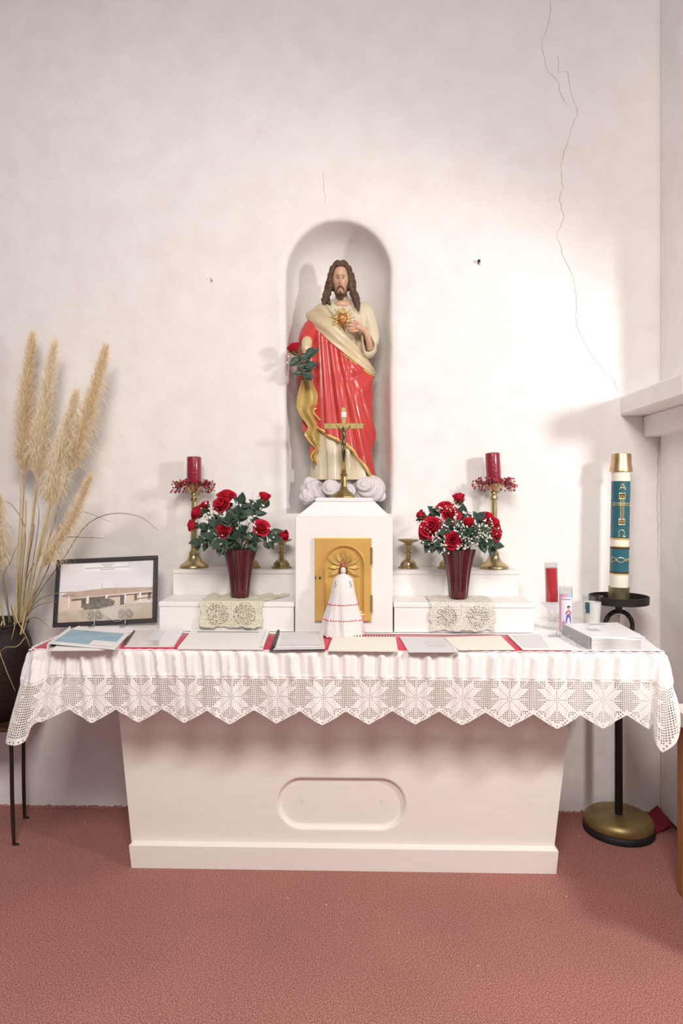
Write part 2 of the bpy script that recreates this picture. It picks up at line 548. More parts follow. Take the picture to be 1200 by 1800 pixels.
# use mean of both path lengths so that cells stay square round the corners
acc2 = [0.0]
for a, b in zip(B, B[1:]):
    acc2.append(acc2[-1] + math.hypot(b.x - a.x, b.y - a.y))
ACC = [max(.35 * p + .65 * q, .6 * p + .4 * q) for p, q in zip(acc, acc2)]
LEN = ACC[-1]
import bisect
def sheet(s, v):
    """v: 0 at the table edge .. 1 at the tip of the lace"""
    s = max(0.0, min(LEN - 1e-6, s))
    i = min(bisect.bisect_right(ACC, s) - 1, NS - 2)
    t = (s - ACC[i]) / max(1e-9, ACC[i + 1] - ACC[i])
    a = T[i].lerp(T[i + 1], t); b = B[i].lerp(B[i + 1], t)
    dirv = (T[i + 1] - T[i]); dirv.z = 0
    if dirv.length < 1e-9: dirv = Vector((1, 0, 0))
    dirv.normalize(); nrm = Vector((dirv.y, -dirv.x, 0))
    drop = b.z
    f = v ** .85
    p = a.lerp(Vector((b.x, b.y, 0)), f)
    lean = .9 * v * math.sin(s * 1.3 + .5)
    r = .0070 * math.sin(s * 96 + 3.2 * math.sin(s * 6.1) - lean * 6) + .0050 * math.sin(s * 173 + 2.1 * math.sin(s * 9.7) - lean * 9)
    r *= smooth(0, .07, v) * (1 - .72 * smooth(.30, .42, v))
    r += .010 * math.sin(s * 11 + 1.7 * math.sin(s * 4.3)) * smooth(.3, 1, v)
    edge = .004 * (1 - smooth(0, .05, v))
    return p + nrm * (r + .006 - edge) + Vector((0, 0, ZT + .001 - v * drop - .003 * (1 - smooth(0, .03, v)) * 0))
V_LACE = .355
CELL = .167 / 24
NC = int(LEN / CELL)
NR = 25
rows = []
NV = 14
for j in range(NV + 1):
    v = V_LACE * j / NV
    rows.append([sheet(i * CELL, v) for i in range(NC + 1)])
# top sheet edge roll
pl = MB(); pl.grid(rows)
pl.build('linen_drop', LINEN, cloth, solid=.0012)
hem = MB(); rows = []
for vv, off in ((V_LACE - .035, .0), (V_LACE - .03, .0018), (V_LACE - .002, .0018), (V_LACE + .004, 0)):
    rows.append([sheet(i * CELL, vv) + Vector((0, -off, 0)) for i in range(NC + 1)])
hem.grid(rows); hem.build('hem_band', LINEN, cloth)
# lace
front_s0 = ACC[min(range(NS), key=lambda i: (T[i] - Vector((P(229, 1150, YF).x, YF, 0))).length)]
PITCH = 24
off0 = round((front_s0 / CELL) % PITCH - 12) + 7
nct = len(ctrl_top) - 1
def s_at(idx): return ACC[int(idx / nct * (NS - 1))]
sL0, sL1 = s_at(3.0), s_at(6.2)
sR0, sRp = s_at(nct - 5.9), s_at(nct - 4.9)
def vmax_col(c):
    u = ((c - off0 - .5) / PITCH) % 1.0          # 0.5 = tip
    row = 17.6 + (NR - 17.6) * (1 - abs(u - .5) * 2) ** .92
    s = c * CELL
    wl = smooth(sL0 - .02, sL0, s) * (1 - smooth(sL1 - .004, sL1 + .004, s))
    row = lerp(row, NR - .6, wl)
    wr = smooth(sR0 - .004, sR0 + .004, s)
    return lerp(row, 17.6 + (NR - 17.6) * max(0.0, 1 - abs(s - sRp) / .075), wr)
lace = MB(); stars = {}
SH = .24
for c in range(NC):
    uc = (c + .5 - off0) % PITCH
    motif = int((c + .5 - off0) // PITCH)
    ax = abs(uc - 10) - .5 if True else 0
    cx_ = int(math.floor(uc)) - 12
    a0, a1 = vmax_col(c), vmax_col(c + 1)
    am = vmax_col(c + .5)
    for r in range(NR + 1):
        t0l, t0r = min(r, a0), min(r, a1)
        t1l, t1r = min(r + 1, a0), min(r + 1, a1)
        if t1l - t0l + t1r - t0r < .15: continue
        cy_ = r - 10
        A, Bq = abs(cx_), abs(cy_)
        hi_, lo_ = max(A, Bq), min(A, Bq)
        star = (1 <= lo_ <= 5 and 1 <= hi_ - lo_ <= 4)
        e = am - r
        full_ = False
        if e < 1.25: full_ = True; star = False
        elif e < 2.3: full_ = ((c + r) % 2 == 0); star = False
        elif e < 3.2 and not star: full_ = True
        if r == 0: full_ = True; star = False
        def pt(i, tt):
            return sheet((c + i) * CELL, V_LACE + (1 - V_LACE) * tt / NR)
        tgt = lace
        if star: tgt = stars.setdefault(motif, MB())
        if star or full_:
            tgt.add([pt(0, t0l), pt(1, t0r), pt(1, t1r), pt(0, t1l)], [(0, 1, 2, 3)])
        else:
            p00, p10, p11, p01 = pt(0, t0l), pt(1, t0r), pt(1, t1r), pt(0, t1l)
            mid = (p00 + p10 + p11 + p01) / 4
            kx = .56 if (hi_ <= 9 and (lo_ == 0 or hi_ == lo_)) else .38
            inn = [p.lerp(mid, kx) for p in (p00, p10, p11, p01)]
            tgt.add([p00, p10, p11, p01] + inn, [(0, 1, 5, 4), (1, 2, 6, 5), (2, 3, 7, 6), (3, 0, 4, 7)])
o = lace.build('lace_mesh', LACE, cloth, sm=False, solid=.0012); o['kind'] = 'stuff'
for k in sorted(stars):
    stars[k].build('lace_star', LACE, cloth, sm=False, solid=.0016)
# linen lying on the altar top
pl = MB(); rows = []
for j, y in enumerate((YF - .002, YF + .002, -.68, -.5, -.3, -.1, -.006)):
    rows.append([Vector((lerp(AXL - .003, AXR + .003, i / 60), y, ZT + (.0008 if j > 0 else .0) )) for i in range(61)])
pl.grid(rows); pl.build('linen_top', LINEN, cloth, sm=False, solid=.0022)

# gathered seam line along the table edge
sm_ = MB()
pts = [sheet(i * .012, .004) + Vector((0, -.001, .0022 + .0012 * math.sin(i * 1.9))) for i in range(int(LEN / .012))]
sm_.tube(pts, .0028, 6); sm_.build('gathered_seam', LINEN, cloth)

# --- red runner on the altar top
rr = MB(); rows = []
rxl, rxr = P(58, 1139, YF + .004).x, P(1160, 1146, YF + .004).x
for j, y in enumerate((YF - .004, YF + .006, -.6, -.5, -.42)):
    rows.append([Vector((lerp(rxl, rxr, i / 50), y + (.004 * math.sin(i * .9) if j == 4 else 0), ZT + .0045 + (.0006 * math.sin(i * 1.1 + j)) - (.004 if j == 0 else 0))) for i in range(51)])
rr.grid(rows)
o = rr.build('table_runner', RED_CLOTH, sm=True, solid=.002)
tag(o, 'crimson cloth runner laid along the altar top under the papers', 'table runner')

# --- steps either side of the tabernacle
def step_unit(name, px_out_low, px_out_up, px_in, label):
    t = thing(name, label, 'altar step', (0, 0, 0))
    YL, YU = -.38, -.17
    zl = P(600, 1059, YL).z; zu = P(600, 1002, YU).z
    a, b_ = P(px_out_low, 1080, YL).x, P(px_in, 1080, YL).x
    lo, hi = min(a, b_), max(a, b_)
    z0 = ZT + .0035
    boxobj('lower_riser', (lo + .003, YL + .004, z0), (hi - .003, -.006, zl - .022), WHITE_PAINT, t, .002)
    boxobj('lower_tread', (lo, YL, zl - .022), (hi, YU + .004, zl), WHITE_PAINT, t, .004)
    a, b_ = P(px_out_up, 1020, YU).x, P(px_in, 1080, YL).x
    lo, hi = min(a, b_), max(a, b_)
    boxobj('upper_riser', (lo + .003, YU + .004, zl - .02), (hi - .003, -.006, zu - .02), WHITE_PAINT, t, .002)
    boxobj('upper_tread', (lo, YU, zu - .02), (hi, -.005, zu), WHITE_PAINT, t, .004)
    return zl, zu
ZL, ZU = step_unit('altar_step', 278, 302, 517.5, 'white two-tier altar step beside the framed picture')
step_unit('altar_step', 940.5, 913.5, 691.4, 'white two-tier altar step beside the red glass candle')

# --- tabernacle
tab = thing('tabernacle', 'white wooden tabernacle with sloping shoulders and a golden door', 'tabernacle', (0, 0, 0))
YT = -.388
tx0, tx1 = P(518.3, 1000, YT).x, P(690, 1000, YT).x
tz1 = P(600, 909, YT).z
boxobj('cabinet', (tx0, YT, ZT + .0035), (tx1, -.006, tz1), WHITE_PAINT, tab, .004)
c0, c1 = P(523, 909, YT).x, P(684, 909, YT).x
d0, d1 = P(552, 882, YT).x, P(659, 882, YT).x
zc = P(600, 882, YT + .04).z
cb = MB()
cb.grid([[(c0, YT + .002, tz1), (c1, YT + .002, tz1), (c1, -.01, tz1), (c0, -.01, tz1)],
         [(c0, YT + .002, tz1 + .006), (c1, YT + .002, tz1 + .006), (c1, -.01, tz1 + .006), (c0, -.01, tz1 + .006)],
         [(d0, YT + .045, zc), (d1, YT + .045, zc), (d1, -.03, zc), (d0, -.03, zc)]], True, 0, True)
cb.build('sloping_shoulder', WHITE_PAINT, tab, sm=False)
ZTAB = P(600, 875, YT + .05).z
boxobj('top_slab', (P(554, 880, YT + .04).x, YT + .04, zc), (P(655.5, 880, YT + .04).x, -.025, ZTAB), WHITE_PAINT, tab, .003)
# door
DOORM = mat('ochre_gold_paint', (.72, .44, .13), .38, .2, var=.15, vscale=9, bump=.1, bscale=50)
YD = YT - .016
dx0, dx1 = P(553, 1000, YD).x, P(652.5, 1000, YD).x
dz0, dz1 = P(600, 1092, YD).z, P(600, 945.5, YD).z
ax0, ax1 = P(569, 1000, YD).x, P(640, 1000, YD).x
acx, ahw = (ax0 + ax1) / 2, (ax1 - ax0) / 2
az0 = P(600, 1080, YD).z; azs = P(600, 959, YD).z - ahw
ao = arch(acx, az0, ahw, azs)
dcen = (acx, (az0 + azs) / 2 + .02)
rec = to_rect(ao, dcen, dx0, dx1, dz0, dz1)
def ar(sh, Y): return [Vector((x, Y, z + (sh if i < 7 else 0))) for i, (x, z) in enumerate(arch(acx, az0, ahw, azs, shrink=sh))]
db = MB()
db.grid([[Vector((x, YT - .0005, z)) for x, z in rec], [Vector((x, YD + .002, z)) for x, z in rec],
         [Vector((lerp(x, dcen[0], .02), YD, lerp(z, dcen[1], .02))) for x, z in rec],
         ar(-.006, YD), ar(-.002, YD - .003), ar(.003, YD - .001), ar(.007, YD + .008), ar(.012, YD + .010)], True)
k = len(db.v); n_ = len(rec); db.f.append(tuple(range(k - n_, k))); db.m.append(0)
door = db.build('door', DOORM, tab, sm=False)
# sunburst on the door
sc_ = P(603, 1000, YD); cz = P(603, 997, YD).z
for k in range(9):
    a = math.radians(-30 + 240 * k / 8)
    L = ahw * (.93 if k % 2 == 0 else .78)
    rb = MB()
    for j in range(-3, 4):
        aa = a + j * .052
        l2 = L * (1 - abs(j) * .09)
        p0 = Vector((acx + .018 * math.cos(aa), YD + .006, cz + .018 * math.sin(aa)))
        p1 = Vector((acx + l2 * math.cos(aa), YD + .002, cz + l2 * math.sin(aa)))
        rb.tube([p0, p0.lerp(p1, .6), p1], [.0012, .0026, .0006], 5)
    rb.build('sun_ray', GOLD, door)
KEYM = mat('dark_hole', (.03, .02, .015), .6)
kx = P(562, 1016, YD)
MB().tube([(kx.x, YD - .002, kx.z), (kx.x, YD + .001, kx.z)], .005, 12).build('keyhole', KEYM, door)
kk = P(554, 1016, YD)
boxobj('lock_plate', (kk.x - .001, YD - .001, kk.z - .006), (kk.x + .003, YD + .006, kk.z + .006), KEYM, door, 0)
for py0, py1 in ((962, 992), (1046, 1076)):
    a, b_ = P(652, py1, YD), P(652, py0, YD)
    hb = MB().tube([(a.x + .002, YD - .002, a.z), (b_.x + .002, YD - .002, b_.z)], .0042, 10)
    hb.build('hinge', BRASS_DULL, door)

# ================================================================ STATUE IN THE NICHE
YS = .095
PLASTER_CREAM = mat('statue_cream_paint', (.72, .60, .38), .38, coat=.25, var=.16, vscale=14)
PLASTER_IVORY = mat('statue_ivory_paint', (.76, .67, .49), .38, coat=.25, var=.12, vscale=14)
PLASTER_RED = mat('statue_red_paint', (.62, .060, .055), .36, coat=.22, var=.12, vscale=10)
PLASTER_OCHRE = mat('statue_ochre_paint', (.58, .41, .13), .38, coat=.3, var=.2, vscale=16)
PLASTER_GOLD = mat('statue_gold_edge', (.86, .56, .18), .33, .35)
SKIN = mat('statue_flesh_paint', (.70, .44, .29), .42, coat=.2, var=.12, vscale=40)
HAIR = mat('statue_hair_paint', (.15, .085, .05), .45, var=.4, vscale=70, bump=.4, bscale=150)
CLOUD = mat('statue_cloud_plaster', (.74, .69, .70), .6, var=.14, vscale=18, bump=.2, bscale=40)
DARKP = mat('dark_paint', (.05, .03, .02), .5)
LIP = mat('lip_paint', (.50, .20, .16), .45)

statue = thing('statue', 'painted plaster statue of a bearded long-haired man in a red mantle in the niche', 'statue', (ncx, YS, nz0 + .001))
def sp(o):
    """parent keeping world coordinates"""
    o.parent = statue
    o.matrix_parent_inverse = Matrix.Translation(-statue.location)
    return o
def S(px, py, f=0.0):
    return P(px, py, YS - f)

BODY = [(524, 601, 13, .040), (528, 601, 24, .055), (533, 601, 37, .068), (540, 600, 45, .078), (552, 600, 49, .086), (570, 600, 50, .094),
        (600, 598, 46, .098), (640, 598, 49, .104), (700, 598, 51, .108), (760, 599, 50, .110), (800, 600, 49, .112), (842, 602, 52, .118)]
def bodyp(th, py, off=0.0):
    c, hw, dep = interp(BODY, py)
    k = 1 + off / .12
    x = c + hw * k * math.sin(th)
    return P(x, py, YS - (dep + off) * math.cos(th))
def th_of(px, py):
    c, hw, dep = interp(BODY, py)
    return math.asin(max(-1, min(1, (px - c) / hw)))

# tunic
tb = MB(); rows = []
NTH = 96
for i in range(70):
    py = lerp(524, 843, i / 69)
    row = []
    for k in range(NTH):
        th = 2 * math.pi * k / NTH
        fold = smooth(640, 760, py) * (.0105 * math.sin(th * 11 + .6 * math.sin(py * .02)) + .004 * math.sin(th * 23 + 1))
        fold += smooth(520, 560, py) * smooth(640, 600, py) * .003 * math.sin(th * 17 + py * .05)
        row.append(bodyp(th, py, fold))
    rows.append(row)
tb.grid(rows, True, 0, True)
sp(tb.build('tunic', PLASTER_IVORY))

# red mantle : wrapped between the turned-back lapel and the slanting hem
TOPC = [(500, 560), (540, 558), (560, 578), (580, 600), (600, 619), (620, 636), (640, 652), (656, 662), (680, 664)]
BOTC = [(500, 735), (540, 740), (552, 744), (560, 752), (575, 765), (590, 773), (604, 780), (620, 794), (632, 812), (642, 832), (655, 842), (680, 842)]
FANX, FANY = 556, 400
def red_off(px, py):
    a = math.degrees(math.atan2(px - FANX, py - FANY))
    f = .0065 * math.sin(a * 1.75 + .9) + .0035 * math.sin(a * 3.4 + 2.0)
    # tight folds gathered at the hip
    d = math.hypot(px - 660, py - 650)
    h = smooth(95, 30, d)
    ang = math.atan2(py - 640, 668 - px)
    f = f * (1 - .8 * h) + h * .0055 * math.sin(ang * 9)
    return .013 + f
mb_ = MB(); rows = []
NU, NVv = 220, 80
for j in range(NVv + 1):
    row = []
    for i in range(NU + 1):
        th = lerp(-1.25, 1.62, i / NU)
        # px from a representative height, then refine
        py = 680
        for _ in range(3):
            c, hw, dep = interp(BODY, py)
            px = c + hw * math.sin(th) * 1.05
            t0 = interp(TOPC, px)[0]; b0 = interp(BOTC, px)[0]
            py = lerp(t0, b0, j / NVv)
        off = red_off(px, py)
        if j == 0: off = .006
        row.append(bodyp(th, py, off))
    rows.append(row)
mb_.grid(rows)
sp(mb_.build('mantle', PLASTER_RED, solid=.007))
# golden hem
def edge_tube(name, curve, rad, offx, m, n=60, th0=-1.0, th1=1.5):
    pts = []
    for i in range(n):
        th = lerp(th0, th1, i / (n - 1)); py = 740
        for _ in range(3):
            c, hw, dep = interp(BODY, py)
            px = c + hw * math.sin(th) * 1.05
            py = interp(curve, px)[0]
        pts.append(bodyp(th, py, red_off(px, py) + offx) + Vector((0, 0, rad * .7)))
    return sp(MB().tube(pts, rad, 8).build(name, m))
edge_tube('gold_hem', BOTC, .0082, .0005, PLASTER_GOLD)

# lapel : cream lining turned over, from the shoulder across to the hip
LU = [(572, 531), (583, 548), (596, 566), (610, 588), (624, 606), (638, 626), (648, 642), (655, 654)]
LL = [(539, 562), (548, 573), (563, 584), (581, 602), (602, 622), (624, 642), (641, 657), (652, 668)]
cu = catmull([(a, b, 0) for a, b in LU], 34); cl = catmull([(a, b, 0) for a, b in LL], 34)
rows = []
for i in range(34):
    row = []
    for j in range(13):
        t = j / 12
        q = cu[i].lerp(cl[i], t)
        th = th_of(q.x, q.y)
        off = .019 + .008 * smooth(12, 0, i) + .005 * math.sin(t * math.pi) + .0035 * math.sin(t * 12 + i * .12)
        if j in (0, 12): off = .008
        row.append(bodyp(th, q.y, off))
    rows.append(row)
# wrap over the shoulder to the back
first = rows[0]
rows.insert(0, [p + Vector((.004, .05, .010)) for p in first])
rows.insert(0, [p + Vector((.006, .12, -.006)) for p in first])
lb = MB(); lb.grid(rows); sp(lb.build('lapel', PLASTER_CREAM, solid=.006))
pts = [bodyp(th_of(q.x, q.y), q.y, .018) for q in cl[18:]]
sp(MB().tube(pts, [.002 + .004 * k / len(pts) for k in range(len(pts))], 8).build('gold_hem', PLASTER_GOLD))

# arm on the heart side : wide ivory sleeve, forearm and hand
sl = MB()
path = [S(634, 538, .0), S(645, 552, .01), S(651, 572, .02), S(655, 592, .035), S(653, 606, .055)]
path = catmull(path, 18)
rr_ = [.030, .034, .036, .037, .037, .036, .036, .035, .035, .034, .034, .034, .033, .033, .032, .031, .029, .022]
sl.tube(path, rr_, 20)
sp(sl.build('sleeve', PLASTER_IVORY))
# hanging cuff, an open flattened bag below the forearm
cf_ = MB(); rows = []
cuff = [(636, 582, 5), (637, 596, 8), (641, 608, 12), (646, 617, 13), (648, 624, 10)]
rim_top = [S(637, 574, .115), S(645, 579, .115), S(653, 590, .10), S(660, 603, .085), S(661, 613, .08), S(656, 621, .085), S(648, 625, .095), S(641, 623, .105), S(637, 612, .115), S(635, 596, .12), S(635, 583, .12)]
ctr = sum(rim_top, Vector()) / len(rim_top)
outer_ = catmull(rim_top + [rim_top[0]], 40)[:-1]
def push(r, k, dy): return [Vector((lerp(ctr.x, p.x, k), p.y + dy, lerp(ctr.z, p.z, k))) for p in r]
rows = [push(outer_, .60, .03), push(outer_, .68, .006), push(outer_, .84, -.002), push(outer_, 1.0, .004), push(outer_, 1.08, .025), push(outer_, 1.06, .06), push(outer_, .85, .09)]
cf_.grid(rows, True)
sp(cf_.build('cuff', PLASTER_IVORY))
arm = MB()
arm.tube(catmull([S(650, 612, .075), S(648, 600, .105), S(644, 588, .125), S(640, 580, .135)], 10), [.016, .016, .0155, .015, .0145, .014, .013, .0125, .012, .012], 12)
sp(arm.build('forearm', SKIN))
hand = MB()
hand.tube(catmull([S(643, 586, .130), S(637, 579, .140), S(629, 575, .145), S(622, 574, .143)], 10), [.010, .0115, .0135, .0145, .015, .0148, .014, .013, .011, .008], 12)
for (a, b, c_) in (((628, 569), (620, 567), (611, 565)), ((627, 573), (617, 572), (607, 571)), ((627, 577), (617, 577.5), (608, 577)), ((629, 581), (620, 582), (613, 582))):
    hand.tube(catmull([S(*a, .142), S(*b, .152), S(*c_, .140)], 7), [.0062, .0064, .0062, .006, .0056, .005, .003], 8)
hand.tube(catmull([S(636, 574, .140), S(629, 567, .150), S(621, 563, .150)], 7), [.0075, .0072, .007, .0066, .006, .0052, .003], 8)
sp(hand.build('hand', SKIN))

# the arm held out : mantle falling over it
la = MB()
path = catmull([S(560, 562, -.01), S(550, 575, .02), S(542, 590, .05), S(538, 604, .085)], 16)
la.tube(path, [.022, .030, .037, .039, .041, .042, .043, .043, .043, .043, .043, .042, .041, .040, .037, .030], 24)
sp(la.build('mantle_sleeve', PLASTER_RED))
# red fall of cloth below the arm
rows = []
FALL = [(590, 528, 562, .06), (610, 525, 562, .075), (630, 523, 564, .085), (650, 522, 565, .09), (672, 522, 566, .09), (692, 523, 566, .085), (712, 526, 566, .08)]
for i in range(26):
    py = lerp(590, 712, i / 25)
    a, b_, dd = interp(FALL, py)
    row = []
    for k in range(28):
        th = 2 * math.pi * k / 28
        wv = 1 + .05 * math.sin(th * 6 + py * .03)
        px = (a + b_) / 2 + (b_ - a) / 2 * math.sin(th) * wv
        row.append(P(px, py, YS - .03 - (dd - .02) * math.cos(th) * wv))
    rows.append(row)
fb = MB(); fb.grid(rows, True, 0, True); sp(fb.build('mantle_fall', PLASTER_RED))
# ivory inner sleeve and the hand that is held out
isl = MB(); isl.tube(catmull([S(540, 596, .08), S(539, 606, .115), S(537, 618, .135)], 8), [.020, .024, .026, .026, .025, .023, .020, .014], 16)
sp(isl.build('inner_sleeve', PLASTER_CREAM))
hh = MB()
hh.tube(catmull([S(537, 616, .13), S(535, 628, .145), S(534, 640, .15)], 8), [.011, .012, .014, .0155, .016, .0155, .014, .010], 12)
for k, (dx, L) in enumerate(((-4.5, 13), (-1.5, 16), (1.5, 16.5), (4.2, 14))):
    hh.tube(catmull([S(534 + dx, 636, .15), S(533.5 + dx, 645, .158), S(533 + dx, 638 + L, .15)], 6), [.0058, .006, .0058, .0054, .0048, .003], 8)
hh.tube(catmull([S(540, 628, .148), S(544, 636, .16), S(544, 644, .162)], 6), [.0068, .0066, .0062, .0058, .005, .003], 8)
sp(hh.build('hand', SKIN))

# lining of the mantle hanging in zigzag folds under that hand
LFT = [(668, 531), (690, 525), (703, 522.5), (716, 522), (728, 527), (740, 536), (750, 543), (757, 541), (763, 535), (775, 543), (786, 554), (790, 556), (797, 549), (803, 546), (814, 552)]
RGT = [(668, 548), (690, 558), (703, 561), (712, 560), (716, 554), (722, 551), (735, 557), (745, 562), (814, 559)]
rows = []
for i in range(50):
    py = lerp(668, 814, i / 49)
    a = interp(LFT, py)[0]; b_ = interp(RGT, py)[0]
    row = []
    for j in range(15):
        t = j / 14
        dep = lerp(.118, .085, smooth(668, 814, py)) + .012 * math.sin(t * 8.5 + .4 + py * .012) - .01 * (t * t)
        row.append(S(lerp(a, b_, t), py, dep))
    rows.append(row)
lm = MB(); lm.grid(rows); sp(lm.build('mantle_lining', PLASTER_OCHRE, solid=-.006))
pts = [S(interp(LFT, py)[0], py, .100 - .02 * smooth(700, 814, py)) for py in [690 + 3.1 * k for k in range(40)]]
sp(MB().tube(pts, .0042, 6).build('gold_hem', PLASTER_GOLD))
# backs of the folds, red again
for tri in (((531, 738), (546, 752), (533, 760), (530, 752)), ((546, 782), (560, 788), (546, 808), (543, 800))):
    m4 = MB()
    f = [S(*q, .075) for q in tri]
    bk = [S(*q, .045) for q in tri]
    m4.add(f + bk, [(0, 1, 2, 3), (7, 6, 5, 4), (0, 4, 5, 1), (1, 5, 6, 2), (2, 6, 7, 3), (3, 7, 4, 0)])
    sp(m4.build('mantle_fold', PLASTER_RED, sm=False))
pts = [S(x, y, .105) for x, y in ((556, 718), (551, 721), (553, 728), (558, 734), (563, 739))]
sp(MB().tube(catmull(pts, 14), .0042, 6).build('gold_hem', PLASTER_GOLD))

# ---- head
HC = S(598.5, 493, .045)
hw_, hd_, hh_ = .0405, .052, .086
hb = MB()
TILT = Matrix.Rotation(math.radians(9), 3, 'X')
def face(d):
    """d: unit dir; x right, -y front, z up"""
    x, y, z = d.x * hw_, d.y * hd_, d.z * hh_
    # jaw taper
    low = smooth(0, -.075, z)
    x *= 1 - .30 * low; 
    if y < 0: y *= 1 - .10 * low
    front = smooth(.1, .75, -d.y)
    def g(cx, cz, sx, sz): return math.exp(-((x - cx) / sx) ** 2 - ((z - cz) / sz) ** 2)
    out = 0.0
    out += .015 * g(0, -.020, .0055, .0085) + .011 * g(0, -.008, .0045, .012) + .006 * g(0, .004, .004, .010)   # nose
    out -= .0060 * (g(.0135, .004, .008, .006) + g(-.0135, .004, .008, .006))                                  # sockets
    out += .0034 * (g(.0135, .014, .011, .004) + g(-.0135, .014, .011, .004))                                  # brow
    out += .0030 * (g(.0135, .0015, .006, .0028) + g(-.0135, .0015, .006, .0028))                              # lids
    out += .003 * g(0, -.040, .010, .005) + .0045 * g(0, -.060, .012, .010)                                    # mouth, chin
    out += .003 * (g(.019, -.014, .009, .010) + g(-.019, -.014, .009, .010))                                   # cheeks
    return Vector((x, y - out * front, z))
rows = []
N = 72
for i in range(57):
    ph = math.pi * i / 56
    row = []
    for k in range(N):
        a = 2 * math.pi * k / N
        d = Vector((math.sin(ph) * math.cos(a), math.sin(ph) * math.sin(a), -math.cos(ph)))
        row.append(HC + TILT @ face(d))
    rows.append(row)
hb.grid(rows, True)
head = sp(hb.build('head', SKIN))
nk = MB(); nk.tube(catmull([S(599, 508, .02), S(600, 522, .02), S(601, 534, .015)], 8), [.027, .027, .027, .028, .030, .033, .037, .042], 20)
sp(nk.build('neck', SKIN))
ch = MB(); ch.ball(S(602, 536, .055), (.044, .026, .022), 20); sp(ch.build('chest', SKIN))
def onface(x, z, out=.0):
    # point on the front of the face at local x,z
    zz = z / hh_; 
    xx = x / (hw_ * (1 - .30 * smooth(0, -.075, z)))
    yy = -math.sqrt(max(.02, 1 - zz * zz - xx * xx))
    d = Vector((xx, yy, zz))
    q = face(d); q.y -= out
    return HC + TILT @ q
for s in (-1, 1):
    e = MB(); e.ball(onface(s * .0135, .0035, -.0022), (.0068, .0035, .0032), 12)
    sp(e.build('eye', mat('eye_white_paint', (.62, .54, .46), .3)))
    e = MB(); e.ball(onface(s * .0133, .0022, .0012), (.0030, .0014, .0026), 10); sp(e.build('iris', DARKP))
    e = MB(); e.tube([onface(s * x, z, .0012) for x, z in ((.0065, .0055), (.0105, .0078), (.015, .0078), (.020, .004))], [.0008, .0013, .0013, .0007], 6); sp(e.build('eyelid', mat('lid_paint', (.28, .14, .09), .5)))
    e = MB(); e.tube([onface(s * x, z, .001) for x, z in ((.005, .0135), (.010, .0165), (.016, .0165), (.022, .0125))], [.001, .0017, .0016, .0006], 6); sp(e.build('eyebrow', HAIR))
    mo = MB(); mo.tube([onface(s * x, z, .0025) for x, z in ((.001, -.0325), (.007, -.0345), (.0135, -.042), (.0165, -.053))], [.0028, .0034, .0032, .0016], 8); sp(mo.build('moustache', HAIR))
e = MB(); e.tube([onface(x, z, .002) for x, z in ((-.009, -.041), (-.004, -.0392), (0, -.040), (.004, -.0392), (.009, -.041))], [.0006, .0018, .0018, .0018, .0006], 6); sp(e.build('lips', LIP))
# beard : lobes along the jaw to a forked point
bd = MB()
for s in (-1, 1):
    bd.tube([onface(s * x, z, o_) for x, z, o_ in ((.0335, -.012, -.004), (.0315, -.030, -.002), (.026, -.050, .001), (.017, -.066, .004), (.008, -.076, .006))],
            [.004, .0055, .008, .0095, .009], 12)
    bd.tube([onface(s * .006, -.066, .004), onface(s * .006, -.076, .008), HC + TILT @ Vector((s * .006, -.050, -.092))], [.011, .0105, .004], 12)
bd.tube([onface(0, -.052, .003), onface(0, -.058, .004), onface(0, -.066, .004)], [.003, .005, .006], 10)
sp(bd.build('beard', HAIR))
# hair cap, parted in the middle, with combed ridges
hr = MB(); rows = []
N = 96
for i in range(33):
    ph = lerp(.0, math.radians(118), i / 32)       # from crown downward
    row = []
    for k in range(N):
        a = 2 * math.pi * k / N                     # a = -90deg is the front
        fr = .5 + .5 * math.cos(a + math.pi / 2)    # 1 at front
        lim = lerp(math.radians(118), math.radians(48), smooth(.55, .97, fr))
        p_ = min(ph, lim)
        d = Vector((math.sin(p_) * math.cos(a), math.sin(p_) * math.sin(a), math.cos(p_)))
        ridg = 1 + .018 * math.sin(a * 22 + 3 * math.sin(p_ * 3))
        part = 1 - .06 * math.exp(-(d.x / .07) ** 2) * (1 if d.y < .3 else .3)
        sc3 = (1.13 * ridg * part) if ph <= lim + 1e-6 else 1.0
        q = Vector(((abs(d.x) ** .66) * (1 if d.x > 0 else -1) * hw_ * sc3 * 1.12, d.y * hd_ * sc3 * 1.05, d.z * hh_ * (1 + (sc3 - 1) * .7)))
        row.append(HC + TILT @ q)
    rows.append(row)
hr.grid(rows, True); sp(hr.build('hair', HAIR))
# long wavy locks down to the shoulders
def lock(pts, rads, tw=2.4, ph=0.0):
    m5 = MB(); q = catmull(pts, 34); rows = []
    rs = [interp([(k / (len(rads) - 1), r) for k, r in enumerate(rads)], i / 33)[0] for i in range(34)]
    for i, p in enumerate(q):
        row = []
        for k in range(20):
            a = 2 * math.pi * k / 20
            r = rs[i] * (1 + .16 * math.cos(5 * (a + i * .16 * tw + ph)) + .10 * math.sin(i * .75 + ph))
            row.append(p + Vector((r * math.cos(a), r * math.sin(a), 0)))
        rows.append(row)
    m5.grid(rows, True, 0, True); return sp(m5.build('hair_lock', HAIR))
lock([S(586, 468, .045), S(580.5, 490, .055), S(581, 502, .055), S(577, 514, .05), S(575, 527, .05)], [.014, .015, .014, .015, .008], 2.0)
lock([S(581, 480, .03), S(578, 496, .035), S(575, 512, .045), S(571, 526, .06), S(569, 537, .065)], [.012, .014, .016, .017, .005], 2.4, 1)
lock([S(578, 494, .0), S(576, 510, .01), S(573, 524, .03), S(580, 535, .07)], [.014, .018, .018, .004], 2.2, 2)
lock([S(611, 468, .045), S(617, 490, .055), S(616, 503, .055), S(620, 516, .055), S(623, 530, .07)], [.014, .015, .014, .015, .008], 2.0, .5)
